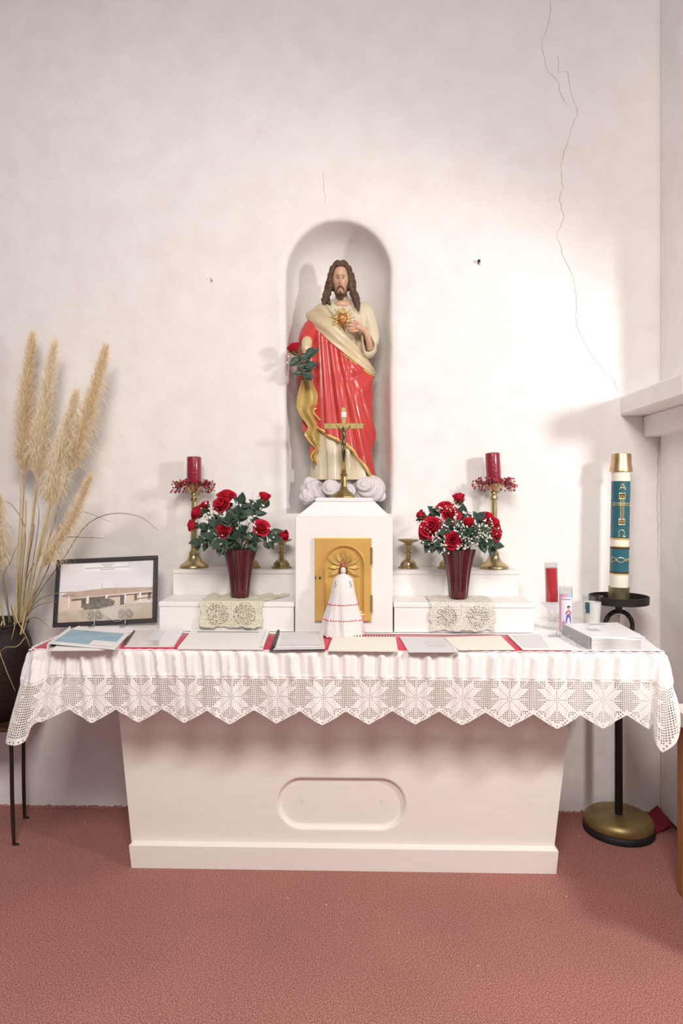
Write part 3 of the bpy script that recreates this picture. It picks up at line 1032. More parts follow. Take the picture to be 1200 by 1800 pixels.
lock([S(617, 480, .03), S(620, 496, .04), S(619, 508, .045), S(624, 522, .065), S(628, 536, .085), S(630, 547, .09)], [.012, .015, .014, .017, .013, .004], 2.5, 1.5)
lock([S(619, 494, .0), S(620, 510, .01), S(626, 524, .03), S(625, 538, .075)], [.014, .017, .017, .005], 2.2, 2.5)

# ---- radiant heart on the breast
HT = S(602, 560, .118)
def hp(dx, dz, dy=0.0): return HT + Vector((dx, -dy, dz))
ry = MB()
for k in range(26):
    a = 2 * math.pi * k / 26 + .1
    L = .062 if k % 3 == 0 else (.042 if k % 3 == 1 else .052)
    ry.tube([hp(.008 * math.cos(a), .008 * math.sin(a), .0), hp(.6 * L * math.cos(a), .6 * L * math.sin(a), .002), hp(L * math.cos(a), L * math.sin(a), -.006)], [.0032, .0038, .0008], 5)
sp(ry.build('heart_rays', GOLD))
ht = MB()
def hrt(d):
    return 1.0
rows = []
for i in range(25):
    ph = math.pi * i / 24; row = []
    for k in range(28):
        a = 2 * math.pi * k / 28
        d = Vector((math.sin(ph) * math.cos(a), math.sin(ph) * math.sin(a), -math.cos(ph)))
        wd = .025 * (.45 + .55 * smooth(-1, .35, d.z))
        z = .030 * d.z + .009 * smooth(.2, 1, d.z) * abs(d.x) * 1.4 - .006 * smooth(.4, 1, d.z)
        row.append(hp(d.x * wd, z - .006, .012 - d.y * .012))
    rows.append(row)
ht.grid(rows, True); sp(ht.build('heart', mat('heart_bronze', (.50, .22, .07), .38, .35, var=.3, vscale=60)))
tn = MB(); pts = []
for k in range(41):
    a = 2 * math.pi * k / 40
    pts.append(hp(.024 * math.cos(a), -.004 + .004 * math.sin(a * 1 + 1), .012 - .016 * math.sin(a)))
tn.tube(pts, .0026, 6)
for k in range(5):
    a = math.radians(60 + 15 * k)
    tn.tube([hp(.004 * math.cos(a), .020, .012), hp(.014 * math.cos(a), .020 + .016 * math.sin(a), .014), hp(.022 * math.cos(a), .030 + .016 * math.sin(a), .012)], [.003, .0028, .0006], 6)
sp(tn.build('thorn_crown', GOLD))

# ---- cloud base
bs = MB(); rows = []
for i in range(14):
    t = i / 13; row = []
    z = lerp(nz0 + .002, S(600, 834, 0).z, t)
    for k in range(40):
        a = 2 * math.pi * k / 40
        r = .125 * (1 + .05 * math.sin(6 * a) + .04 * math.sin(11 * a + 4 * t)) * (1 - .22 * smooth(.6, 1, t))
        x = S(602, 850).x + r * 1.15 * math.cos(a)
        row.append(Vector((x, YS + .01 + .74 * r * math.sin(a), z)))
    rows.append(row)
bs.grid(rows, True, 0, True); sp(bs.build('cloud_base', CLOUD))
def scroll(px, py, rpx, f, tw=1.0, ph=0.0, ry=1.0, lump=.0):
    c = S(px, py, f); r = rpx * .00274
    m6 = MB(); rows = []
    for i in range(25):
        p_ = math.pi * i / 24; row = []
        for k in range(44):
            a = 2 * math.pi * k / 44
            # pole faces the viewer : spiral steps wind round it
            sp_ = abs(math.sin(p_ * 4.2 + .5 * tw * a + ph)) * 2 - 1
            rr2 = r * (1 + .10 * sp_ * math.sin(p_) ** .4 + lump * math.sin(5 * a + 3 * p_) * math.sin(p_))
            d = Vector((math.sin(p_) * math.cos(a), -math.cos(p_) * .62, math.sin(p_) * math.sin(a) * ry))
            row.append(c + d * rr2)
        rows.append(row)
    m6.grid(rows, True); return sp(m6.build('cloud_scroll', CLOUD))
scroll(648, 860, 27, .055, 1, .5, .86)
scroll(641, 852, 15, .10, 1, 2.0, .8)
scroll(581, 857, 14.5, .105, 1, 1.2, .9)
scroll(548, 861, 18, .06, 2, .4, 1.15, .10)
scroll(540, 872, 12, .075, 3, .9, 1.1, .12)
scroll(560, 868, 14, .07, 1, .9, 1.0, .08)
scroll(612, 862, 13, .09, 1, .2, .9)
scroll(668, 872, 10, .05, 1, .2, .9)

# ================================================================ ALTAR CROSS ON THE TABERNACLE
YX = -.26
CB = P(604, 874.5, YX)
xs = .00245
cross = thing('altar_crucifix', 'brass standing crucifix on the tabernacle top', 'crucifix', (CB.x, YX, ZTAB + .0005))
XB = mat('aged_brass', (.42, .32, .13), .36, .9, var=.35, vscale=60)
def zc_(py): return P(604, py, YX).z - cross.location.z
prof = [(.001, 0), (.050, 0), (.050, .007), (.043, .011), (.040, .018), (.030, .024), (.020, .032), (.0155, .038), (.017, .042), (.0135, .047), (.0130, zc_(838)), (.0150, zc_(837)), (.0165, zc_(834)), (.0105, zc_(831)), (.012, zc_(829)), (.0065, zc_(826)), (.001, zc_(825.5))]
MB().lathe(prof, 8).build('base', XB, cross, sm=False)
MB().box((-.0095, -.004, zc_(827)), (.0095, .004, zc_(716)), .0012).build('upright', XB, cross, sm=False)
h0 = P(569.5, 748, YX).x - CB.x; h1 = P(639, 748, YX).x - CB.x
MB().box((h0, -.0045, zc_(754)), (h1, .0038, zc_(744)), .0012).build('crossbar', XB, cross, sm=False)
pq = MB(); pq.box((-.010, -.0065, zc_(734)), (.0115, -.004, zc_(724)), .001); pq.build('plaque', mat('silvered_plaque', (.75, .74, .70), .35, .4, var=.3, vscale=200), cross, sm=False)
fg = MB(); SILV = mat('bronze_figure', (.20, .155, .09), .3, .9, var=.4, vscale=120)
fz = zc_
fg.tube(catmull([(0, -.010, fz(757)), (.001, -.012, fz(766)), (-.001, -.012, fz(775)), (0, -.011, fz(783))], 12), [.0035, .0065, .0078, .0082, .0078, .007, .0064, .0062, .0068, .0072, .0066, .005], 12)
for s in (-1, 1):
    fg.tube(catmull([(s * .004, -.010, fz(758)), (s * .016, -.008, fz(754)), (s * .030, -.007, fz(748))], 8), [.0035, .0034, .003, .0028, .0026, .0024, .0022, .0012], 8)
    fg.tube(catmull([(s * .0034, -.011, fz(782)), (s * .0045, -.016, fz(793)), (s * .0018, -.011, fz(806)), (s * .001, -.010, fz(811))], 10), [.0045, .0046, .0042, .004, .0036, .0032, .0028, .0026, .0024, .0014], 8)
fg.ball((-.002, -.013, fz(753)), (.0058, .006, .0075), 12)
fg.build('figure', SILV, cross)
lc = MB(); lc.tube(catmull([(-.0075, -.012, fz(779)), (0, -.018, fz(782)), (.0075, -.012, fz(780))], 8), .0035, 8); lc.build('loincloth', SILV, cross)

# ================================================================ ROBED DOLL BEFORE THE TABERNACLE DOOR
YDL = -.475
DB = P(603, 1113, YDL)
doll = thing('robed_doll', 'small crowned doll in a long white gown with red stitched bands', 'doll', (DB.x, YDL, ZT + .0068))
du = 2.73 / 1200.0                 # metres per photo pixel at the doll
GOWN = mat('white_satin', (.74, .71, .70), .5, sheen=.3)
def dz(py): return (1113 - py) * du
GW = [(0, 36.5, .052), (dz(1085), 33.5, .050), (dz(1058), 26.5, .045), (dz(1035), 21, .038), (dz(1020), 18.5, .030), (dz(1012), 17, .024), (dz(1007), 11, .018), (dz(1003), 4.5, .012)]
def gown(th, z, off=0):
    hwp, dp = interp(GW, z)
    n_f = 1 + (.085 * math.sin(th * 7 + .5) + .04 * math.sin(th * 15 + z * 20)) * smooth(dz(1010), 0.02, z)
    return Vector(((hwp * du * n_f + off) * math.sin(th), -(dp * n_f + off) * math.cos(th), z))
g = MB(); g.grid([[gown(2 * math.pi * k / 72, dz(1003) * i / 40) for k in range(72)] for i in range(41)], True, 0, True)
g.build('gown', GOWN, doll)
TRIM = mat('red_stitching', (.72, .03, .06), .7)
WTR = mat('white_braid', (.88, .86, .85), .8)
for zz in (.004, dz(1083), dz(1056)):
    t_ = MB()
    t_.tube([gown(2 * math.pi * k / 72, zz, .0005) for k in range(73)], .0024, 6); t_.build('gown_braid', WTR, doll)
    t_ = MB()
    for k in range(46):
        a = 2 * math.pi * k / 46
        t_.tube([gown(a, zz - .001, .0024), gown(a + .05, zz + .001, .003), gown(a + .095, zz - .0006, .0024)], [.0012, .0026, .0011], 5)
    t_.build('gown_stitching', TRIM, doll)
DSK = mat('doll_porcelain', (.86, .72, .62), .3)
hd = MB(); hd.ball((0, -.004, dz(997.5)), (.0118, .0125, .0155), 18, f=lambda d: 1 + .10 * math.exp(-(d.x / .2) ** 2 - ((d.z + .15) / .2) ** 2) * (1 if d.y < 0 else 0)); hd.build('head', DSK, doll)
hd = MB(); hd.tube([(0, -.002, dz(1006)), (0, -.003, dz(1001))], .006, 10); hd.build('neck', DSK, doll)
for s in (-1, 1):
    MB().ball((s * .0042, -.0158, dz(996.5)), (.0014, .0008, .0012), 8).build('eye', DARKP, doll)
MB().ball((0, -.0158, dz(1001)), (.0026, .0008, .0008), 8).build('lips', LIP, doll)
hq = MB()
for s in (-1, 1):
    hq.tube(catmull([(s * .006, -.006, dz(990.5)), (s * .0125, -.005, dz(995)), (s * .0135, -.003, dz(1003)), (s * .012, .002, dz(1008))], 8), [.004, .005, .0054, .0054, .005, .0045, .004, .002], 8)
hq.ball((0, .003, dz(995)), (.0135, .0115, .017), 14)
hq.build('hair', HAIR, doll)
cr = MB(); cr.lathe([(.0105, dz(992)), (.0135, dz(989)), (.0135, dz(987)), (.0115, dz(986))], 20, (0, -.001, 0)); 
for k in range(6):
    a = 2 * math.pi * k / 6
    cr.tube([(.0125 * math.cos(a), .0125 * math.sin(a) - .001, dz(987)), (.0135 * math.cos(a), .0135 * math.sin(a) - .001, dz(983)), (.002 * math.cos(a), .002 * math.sin(a) - .001, dz(979))], .0018, 6)
cr.ball((0, -.001, dz(977)), .003, 8)
cr.build('crown', mat('crown_copper', (.52, .24, .14), .35, .7), doll)
for k in range(5):
    a = math.radians(-150 + 30 * k)
    MB().ball((.0138 * math.cos(a), .0138 * math.sin(a) - .001, dz(988)), .0018, 8).build('crown_jewel', mat('ruby', (.55, .02, .04), .15), doll)
for s in (-1, 1):
    fb = MB()
    for k in range(6):
        q = gown(s * (.75 + .1 * random.uniform(-1, 1)), dz(1016 + 1.9 * k), .002); fb.ball(q, (.0026, .0012, .0024), 6)
    fb.build('embroidery', mat('green_gold_embroidery', (.42, .42, .20), .6, col2=(.2, .28, .2), vscale=200), doll)
#fo = MB(); fo.tube([gown(0.35, dz(1100) , .002), gown(.22, dz(1060), .003), gown(.12, dz(1025), .003), gown(0.02, dz(1008), .002)], [.003, .004, .004, .002], 8); 

# ================================================================ CANDLESTICKS
YC = -.088
cu_ = (YC - CAM.y) / F
def candlestick(px, top_py, label):
    b = P(px, 998, YC)
    t = thing('tall_candlestick', label, 'candlestick', (b.x, YC, ZU + .0005), 'tall brass candlesticks')
    H = (998 - top_py) * cu_
    k = cu_
    prof = [(.001, 0), (25 * k, 0), (25.5 * k, 2 * k), (24 * k, 5 * k), (20 * k, 8 * k), (14 * k, 12 * k), (10 * k, 19 * k), (8.5 * k, 25 * k), (9.5 * k, 27 * k), (7 * k, 30 * k), (5.2 * k, 34 * k)]
    MB().lathe(prof, 40).build('foot', BRASS, t)
    hs = H - 32 * k
    def tw(a, z): return 1 + .05 * math.cos(6 * a + z * 90)
    st_ = [(5.2 * k, 33 * k), (5.6 * k, 45 * k), (5.4 * k, .5 * H), (4.6 * k, .72 * H), (4.4 * k, .80 * H)]
    MB().lathe(st_, 32, rfun=tw).build('stem', BRASS, t)
    kn = [(4.4 * k, .795 * H), (6.8 * k, .805 * H), (7.4 * k, .825 * H), (5 * k, .845 * H), (5.2 * k, .865 * H), (6.6 * k, .875 * H), (6 * k, .89 * H), (5 * k, .90 * H)]
    MB().lathe(kn, 28).build('knop', BRASS, t)
    dp = [(5 * k, .895 * H), (7 * k, .91 * H), (12 * k, .945 * H), (18 * k, .985 * H), (20 * k, H), (18.5 * k, H), (11 * k, .965 * H), (.001, .96 * H)]
    MB().lathe(dp, 36).build('drip_pan', BRASS, t)
    return Vector((b.x, YC, ZU + H * .972)), H
def pillar(top, px, py_top, lab, tilt=0):
    t = thing('pillar_candle', lab, 'candle', tuple(top), 'dark red pillar candles')
    h = P(px, py_top, YC).z - top.z
    r = 12.6 * cu_
    prof = [(.001, 0), (r * .97, 0), (r, .004), (r, h - .006), (r * .97, h - .002), (r * .86, h), (r * .75, h - .004), (.001, h - .006)]
    MB().lathe(prof, 36).build('wax', WAX_RED, t)
    MB().tube([(0, 0, h - .007), (.001, 0, h + .003)], .0012, 6).build('wick', DARKP, t)
    t.rotation_euler = (0, tilt, 0)
BERRY = mat('red_berries', (.42, .02, .03), .35, coat=.3, col2=(.16, .015, .02), vscale=60)
BERRY_B = mat('bright_berries', (.62, .035, .03), .3, coat=.3)
TWIG = mat('dark_twigs', (.10, .035, .025), .8)
def wreath(top, lab):
    t = thing('berry_wreath', lab, 'wreath', tuple(top + Vector((0, 0, .010))), 'berry rings on the candlesticks')
    R0 = 20 * cu_
    tw, bd_, bb = MB(), MB(), MB()
    pts = [Vector((R0 * math.cos(a), R0 * math.sin(a), .004 * math.sin(3 * a))) for a in [2 * math.pi * k / 40 for k in range(41)]]
    tw.tube(pts, .0035, 6)
    for k in range(150):
        a = random.uniform(0, 2 * math.pi)
        r1 = R0 + random.uniform(-.004, .006)
        out = random.uniform(.008, .052)
        dz_ = random.uniform(-.036, .022) if out > .02 else random.uniform(-.006, .026)
        p0 = Vector((r1 * math.cos(a), r1 * math.sin(a), random.uniform(-.004, .006)))
        a2 = a + random.uniform(-.25, .25)
        p1 = Vector(((R0 + out) * math.cos(a2), (R0 + out) * math.sin(a2) * (1 if math.sin(a2) < 0 else .6), dz_))
        if p1.y + YC > -.012: p1.y = -.012 - YC
        tw.tube([p0, p0.lerp(p1, .55) + Vector((0, 0, .004)), p1], [.0011, .0010, .0007], 4)
        (bb if random.random() < .22 else bd_).ball(p1, random.uniform(.0034, .0056), 7)
        if random.random() < .5: bd_.ball(p0.lerp(p1, .5) + Vector((0, 0, .004)), random.uniform(.003, .005), 7)
    o = tw.build('twigs', TWIG, t); o['kind'] = 'stuff'
    o = bd_.build('berries', BERRY, t); o['kind'] = 'stuff'
    o = bb.build('bright_berries', BERRY_B, t); o['kind'] = 'stuff'
tp, H = candlestick(341, 851, 'tall brass candlestick beside the rose vase near the framed picture')
pillar(tp, 341, 803, 'dark red pillar candle on the tall candlestick near the framed picture')
wreath(tp, 'ring of red berries round the pillar candle near the framed picture')
tp, H = candlestick(868, 848, 'tall brass candlestick beside the rose vase near the red glass candle')
pillar(tp, 865, 796, 'dark red pillar candle on the tall candlestick on the side of the iron candle stand', -.05)
wreath(tp, 'ring of red berries round the pillar candle on the side of the iron candle stand')

def holder(px, lab, cls=1.0):
    b = P(px, 999, YC)
    t = thing('candle_holder', lab, 'candle holder', (b.x, YC, ZU + .0005), 'small brass candle holders')
    k = cu_
    prof = [(.001, 0), (16.5 * k, 0), (16.5 * k, 3 * k), (13 * k, 4 * k), (13.5 * k, 7 * k), (11 * k, 12 * k), (7 * k, 15 * k), (4.5 * k, 17 * k)]
    MB().lathe(prof, 32, rfun=lambda a, z: 1 + (.06 * math.cos(8 * a) if z < 8 * k else 0)).build('foot', BRASS, t)
    prof = [(4.5 * k, 16.5 * k), (3.6 * k, 22 * k), (4 * k, 25 * k), (7 * k, 27 * k), (7 * k, 29 * k), (3.8 * k, 31 * k), (3.6 * k, 36 * k), (5 * k, 41 * k)]
    MB().lathe(prof, 24).build('stem', BRASS, t)
    prof = [(4.5 * k, 40 * k), (9 * k, 45 * k), (17 * k, 48 * k), (19 * k, 50.5 * k), (18 * k, 51 * k), (9 * k, 47.5 * k), (5 * k, 46 * k), (5 * k, 51 * k), (3.8 * k, 51 * k), (3.6 * k, 46 * k), (.001, 46 * k)]
    MB().lathe(prof, 32).build('drip_pan', BRASS, t)
holder(494.5, 'small brass candle holder under a drooping rose close to the tabernacle')
holder(717.5, 'small brass candle holder standing clear between tabernacle and rose vase')
holder(441, 'small brass candle holder hidden behind the rose vase near the framed picture')
holder(786, 'small brass candle holder hidden behind the rose vase near the red glass candle')

# ================================================================ DOILIES, VASES AND ROSES
YV = -.285
vu = (YV - CAM.y) / F
CROCHET = mat('cream_crochet', (.93, .87, .71), .9, bump=.9, bscale=240, col2=(.80, .72, .54), vscale=150)
CROCHET2 = mat('ivory_crochet', (.95, .92, .84), .9, bump=.9, bscale=240, col2=(.87, .82, .72), vscale=150)
def doily(px0, px1, py_bot, lab, m, rosettes, seed, bunch=0.0):
    rnd = random.Random(seed)
    YL = -.38
    x0, x1 = P(px0, 1060, YL).x, P(px1, 1060, YL).x
    zb_ = P(600, py_bot, YL).z
    drop = ZL - zb_
    topl = .165
    L = topl + drop
    c = .0026
    nu, nv = int((x1 - x0) / c), int(L / c)
    ph = rnd.uniform(0, 6)
    def pos(u, v):
        s = v * L; x = lerp(x0, x1, u)
        # irregular outline
        lip = .006 * math.sin(u * 19 + ph) + .003 * math.sin(u * 47 + ph)
        x += (.004 * math.sin(s * 90 + ph) + .002 * math.sin(s * 210)) * (1 if u < .5 else -1) * (abs(u - .5) * 2) ** 4
        wr = .0014 * math.sin(u * 13 + s * 40 + ph) + .0010 * math.sin(u * 9 - s * 55)
        for (ru, rv, R) in rosettes:
            dx, dy = (u - ru) * (x1 - x0), s - rv * L
            r = math.hypot(dx, dy)
            if r < R * 1.15:
                a_ = math.atan2(dy, dx)
                wr += smooth(R * 1.15, R * .8, r) * (.0016 * math.sin(r * 2 * math.pi / .011) + .0014 * math.sin(a_ * 14) * smooth(.004, .02, r))
        wr += .0008 * math.sin(u * (x1 - x0) * 620) * math.sin(s * 620)
        if s < topl:
            t = s / topl
            y = lerp(-.19, YL, t) 
            return Vector((x + bunch * (1 - t) * (.10 if u > .4 else .0), y + lip * (1 - t), ZL + .0028 + (abs(wr) * .9 + bunch * .004 * (math.sin(u * 23) + 1) * (1 - t))))
        d = s - topl
        fl = smooth(0, .012, d)
        k_ = d / drop
        return Vector((x, YL - .0035 * fl - (abs(wr) * 1.6 + .005 * k_ * (1 + math.sin(u * 8 + ph))) * fl - .0008, ZL + .0028 * (1 - fl) - d + lip * .5 * k_))
    mb7 = MB()
    vs = [pos(i / nu, j / nv) for j in range(nv + 1) for i in range(nu + 1)]
    fs = []
    for j in range(nv):
        for i in range(nu):
            u, v = (i + .5) / nu, (j + .5) / nv
            x = u * (x1 - x0); s = v * L
            hole = False
            for (ru, rv, R) in rosettes:
                dx, dy = x - ru * (x1 - x0), s - rv * L
                r = math.hypot(dx, dy)
                if r < R and r > .008:
                    ringi = int(r / .0085)
                    per = max(6, int(2 * math.pi * r / .009))
                    a = (math.atan2(dy, dx) / (2 * math.pi) * per) % 1
                    if (r / .0085) % 1 < .45 and a < .42: hole = True
            if not hole and (i % 4 == 1) and (j % 4 == 1) and rnd.random() < .45: hole = True
            if not hole:
                a = j * (nu + 1) + i
                fs.append((a, a + 1, a + nu + 2, a + nu + 1))
    o = mesh_obj('doily', vs, fs, m, None, True, -.0024)
    tag(o, lab, 'doily')
doily(352, 461, 1103, 'bunched cream crochet doily under the rose vase near the framed picture', CROCHET, ((.28, .80, .046), (.72, .80, .048)), 3, 1.0)
doily(755, 869, 1107, 'pale ivory crochet doily under the rose vase near the red glass candle', CROCHET2, ((.26, .80, .044), (.73, .80, .046)), 5)

VASE = mat('ruby_glass', (.095, .005, .011), .16, coat=.6, var=.5, vscale=16, ior=1.5)
def vase(px, lab, seed):
    b = P(px, 1050, YV)
    t = thing('flower_vase', lab, 'vase', (b.x, YV, ZL + .0085), 'fluted ruby glass vases')
    k = vu; H = 84 * k
    ph = seed
    def fl(a, z): return 1 + (.055 + .05 * (z / H)) * math.cos(8 * a + ph) + .02 * math.cos(3 * a + ph)
    prof = [(.001, 0), (14.5 * k, 0), (15.5 * k, 2 * k), (16.5 * k, 12 * k), (18 * k, 30 * k), (20.5 * k, 50 * k), (23.5 * k, 66 * k), (26.5 * k, 78 * k), (28 * k, 84 * k),
            (27 * k, 84.5 * k), (25 * k, 78 * k), (22 * k, 66 * k), (19 * k, 50 * k), (16 * k, 30 * k), (14 * k, 8 * k), (.001, 7 * k)]
    MB().lathe(prof, 72, rfun=fl).build('vase_body', VASE, t)
    return Vector((b.x, YV, ZL + .0085 + H))
mouthL = vase(421, 'fluted ruby red glass vase on the cream bunched doily', 0.3)
mouthR = vase(805, 'fluted ruby red glass vase on the pale ivory doily', 1.1)

ROSE = mat('red_rose_petal', (.56, .0035, .030), .85, col2=(.42, .002, .02), vscale=60)
LEAFM = mat('dark_green_leaf', (.055, .098, .066), .45, col2=(.028, .055, .038), vscale=40)
LEAFP = mat('leaf_bright', (.19, .28, .06), .5)
STEMM = mat('green_stem', (.07, .12, .05), .6)
# unit petals (bloom radius ~ 1)
def petal_mesh(name, r, h, wid, curl, base):
    m8 = MB(); rows = []
    for i in range(9):
        v = i / 8; row = []
        for j in range(9):
            u = j / 8 * 2 - 1
            a = u * wid * (.35 + .65 * math.sin(math.pi * min(1, .15 + v * .62)))
            rr = base + (r - base) * math.sin(v * math.pi * .5) ** .8 + curl * v ** 3 + curl * .5 * abs(u) * v ** 2
            z = -.75 + h * v - .16 * (u * u) * v - curl * .55 * v ** 6
            row.append(Vector((rr * math.cos(a), rr * math.sin(a), z)))
        rows.append(row)
    m8.grid(rows); me = mesh_of(m8, name, ROSE); return me
PET = [petal_mesh('petal', .26, 1.62, 1.9, -.02, .08), petal_mesh('petal', .50, 1.55, 1.35, .04, .12), petal_mesh('petal', .74, 1.42, 1.15, .16, .15), petal_mesh('petal', .92, 1.22, 1.05, .34, .18)]
m9 = MB()
for k in range(5):
    a = 2 * math.pi * k / 5
    pts = [(.10 * math.cos(a), .10 * math.sin(a), -.95), (.42 * math.cos(a), .42 * math.sin(a), -.62), (.72 * math.cos(a), .72 * math.sin(a), -.15), (.98 * math.cos(a), .98 * math.sin(a), -.02)]
    m9.tube(pts, [.12, .20, .13, .02], 6)
m9.ball((0, 0, -.85), (.28, .28, .24), 10)
CALYX = mesh_of(m9, 'calyx', mat('calyx_green', (.11, .17, .05), .55))
def leaf_mesh(k):
    m0 = MB(); rows = []
    for i in range(9):
        v = i / 8; row = []
        wv = .36 * math.sin(math.pi * v ** .8) ** .85 + .002
        for j in range(5):
            u = j / 4 * 2 - 1
            row.append(Vector((v, u * wv, .22 * abs(u) * wv * 2 + (-.28 if k else -.1) * v * v + .02 * math.sin(9 * v + u))))
        rows.append(row)
    m0.grid(rows); return mesh_of(m0, 'leaf', LEAFM)
LEAVES = [leaf_mesh(0), leaf_mesh(1)]
def orient(o, loc, d, scale, roll=0.0):
    d = Vector(d).normalized()
    q = d.to_track_quat('Z', 'Y')
    o.matrix_local = Matrix.Translation(loc) @ q.to_matrix().to_4x4() @ Matrix.Rotation(roll, 4, 'Z') @ Matrix.Scale(scale, 4)
def leaf(parent, base_, d, size, up=(0, -.5, 1), k=0):
    o = link('leaf', LEAVES[k], parent)
    s = o.modifiers.new('thickness', 'SOLIDIFY'); s.thickness = .03
    d = Vector(d).normalized(); z = Vector(up); y = z.cross(d)
    if y.length < 1e-4: y = Vector((0, 1, 0)).cross(d)
    y.normalize(); z = d.cross(y)
    M = Matrix(((d.x, y.x, z.x, base_[0]), (d.y, y.y, z.y, base_[1]), (d.z, y.z, z.z, base_[2]), (0, 0, 0, 1)))
    o.matrix_local = M @ Matrix.Scale(size, 4)
    return o
def rose(loc, d, r, mouth, lab, grp, rnd, nleaf=4, open_=1.0, leafcol=None):
    t = thing('rose', lab, 'rose', tuple(loc), grp)
    d = Vector(d).normalized()
    q = d.to_track_quat('Z', 'Y').to_matrix().to_4x4()
    roll0 = rnd.uniform(0, 6.28)
    layers = [(0, 2, 0), (1, 3, .5), (2, 4, .2)] + ([(3, 4, .8)] if open_ > .6 else [])
    for li, n, ph in layers:
        for k in range(n):
            o = link('petal', PET[li], t)
            s = o.modifiers.new('thickness', 'SOLIDIFY'); s.thickness = .035; s.offset = 0
            o.matrix_local = q @ Matrix.Rotation(roll0 + ph + 2 * math.pi * k / n + rnd.uniform(-.15, .15), 4, 'Z') @ Matrix.Rotation(rnd.uniform(-.07, .07) + .05 * li * (open_ - .5), 4, 'Y') @ Matrix.Diagonal((r, r, r * rnd.uniform(.94, 1.06), 1))
    o = link('calyx', CALYX, t); o.matrix_local = q @ Matrix.Scale(r, 4)
    # stem
    b0 = -d * r * .95
    b3 = Vector(mouth) - Vector(loc)
    b3 += Vector((rnd.uniform(-.02, .02), rnd.uniform(-.015, .015), -.05))
    b1 = b0 - d * .045
    b2 = b3 + Vector((b0.x - b3.x, b0.y - b3.y, 0)) * .25 + Vector((0, 0, (b0.z - b3.z) * .35 + .045))
    pts = catmull([b0, b1, b2, b3], 16)
    MB().tube(pts, .0020, 6).build('stem', STEMM, t)
    for k in range(nleaf):
        u = rnd.uniform(.18, .62); p = pts[int(u * 15)]
        a = rnd.uniform(0, 6.28)
        hz = Vector((math.cos(a), math.sin(a) * .7 - .35, rnd.uniform(-.25, .5)))
        sz = rnd.uniform(.036, .058)
        if (p + Vector(loc) + hz.normalized() * sz).y > -.02: hz.y = -abs(hz.y)
        leaf(t, p, hz, sz, (rnd.uniform(-.4, .4), -.9, .6), rnd.randint(0, 1))
    return t

def sprig(mouth, tip, lab, grp, rnd, n=16, spread=.035):
    t = thing('babys_breath_sprig', lab, 'filler flower', tuple(mouth), grp)
    tip = Vector(tip) - Vector(mouth)
    root = Vector((rnd.uniform(-.02, .02), rnd.uniform(-.015, .015), -.04))
    pts = catmull([root, root.lerp(tip, .5) + Vector((0, 0, .015)), tip], 8)
    sb = MB(); fb_ = MB()
    sb.tube(pts, .0009, 4)
    for k in range(n):
        p = pts[rnd.randint(4, 7)]
        e = tip + Vector((rnd.gauss(0, 1), rnd.gauss(0, .6) - .3, rnd.gauss(0, 1))) * spread * .6
        sb.tube([p, p.lerp(e, .6) + Vector((0, 0, .003)), e], .0005, 3)
        for _ in range(rnd.randint(1, 2)):
            fb_.ball(e + Vector((rnd.uniform(-1, 1), rnd.uniform(-1, 1), rnd.uniform(-1, 1))) * .004, rnd.uniform(.0026, .0042), 6)
    sb.build('stems', mat('pale_sprig_stem', (.35, .40, .27), .7), t)
    o = fb_.build('florets', mat('white_florets', (.86, .85, .82), .8), t); o['kind'] = 'stuff'

rl = random.Random(11)
def YR(f): return YV - f
LEFTR = [(398, 872, .02, 13, (.1, -.5, 1), 1), (389, 887, .05, 13, (-.3, -.9, .5), 1), (361, 889, .02, 9.5, (-.5, -.4, 1), .5), (346, 902, .03, 11.5, (-.9, -.5, .5), 1), (339, 924, .04, 11, (-1, -.5, .1), .5),
         (392, 933, .075, 11.5, (-.2, -1, .3), 1), (464, 875, .0, 12, (.35, -.3, 1), .5), (459, 928, .055, 12, (.4, -.9, .5), 1), (497, 941, .03, 11, (1, -.35, .05), .5)]
LEFTL = ['full red rose behind another full bloom at the top of the cream-doily vase', 'full red rose in front of the topmost pair in the cream-doily vase', 'small red rosebud between the top pair and the candlestick, cream-doily vase',
         'opened red rose hanging across the brass candlestick stem, cream-doily vase', 'red rosebud pointing sideways lowest on the brass candlestick side, cream-doily vase', 'red rose facing out low in the middle of the cream-doily vase',
         'tall upright red rosebud standing apart toward the niche, cream-doily vase', 'round red rose below the tall lone rosebud, cream-doily vase', 'red rosebud drooping over the small brass candle holder by the tabernacle']
RIGHTL = ['upright red rosebud topmost in the ivory-doily vase', 'full red rose just below the topmost bud, ivory-doily vase', 'full red rose overlapping another below the topmost bud, ivory-doily vase',
          'small red rosebud sticking out toward the tabernacle, ivory-doily vase', 'largest open red rose of the ivory-doily vase, facing outward', 'red rose tucked behind the largest open rose, ivory-doily vase',
          'red rose hanging low over the lip of the ivory-doily vase', 'red rosebud in the middle of the ivory-doily vase', 'full red rose upper of three by the tall candlestick stem, ivory-doily vase',
          'red rose middle of three by the tall candlestick stem, ivory-doily vase', 'red rose lowest of three by the tall candlestick stem, ivory-doily vase']
for lab, (px, py, f, r, d, op) in zip(LEFTL, LEFTR):
    rose(P(px, py, YR(f)), d, r * vu, mouthL, lab, 'roses in the vase by the framed picture', rl, 5, op)
RIGHTR = [(806, 877, .0, 12, (-.1, -.4, 1), .5), (781, 893, .02, 13, (-.3, -.5, .9), 1), (793, 905, .05, 13, (.2, -.9, .4), 1), (740, 905, .0, 9, (-.9, -.2, .6), .5), (758, 928, .06, 16, (-.3, -1, .5), 1), (746, 936, .03, 11.5, (-.9, -.5, .2), 1),
          (795, 950, .085, 12, (-.1, -1, .2), 1), (823, 920, .07, 10.5, (.1, -.7, .8), .5), (856, 911, .02, 12, (.3, -.6, .9), 1), (868, 920, .03, 11, (.8, -.5, .5), 1), (871, 936, .045, 12.5, (.9, -.6, .1), 1)]
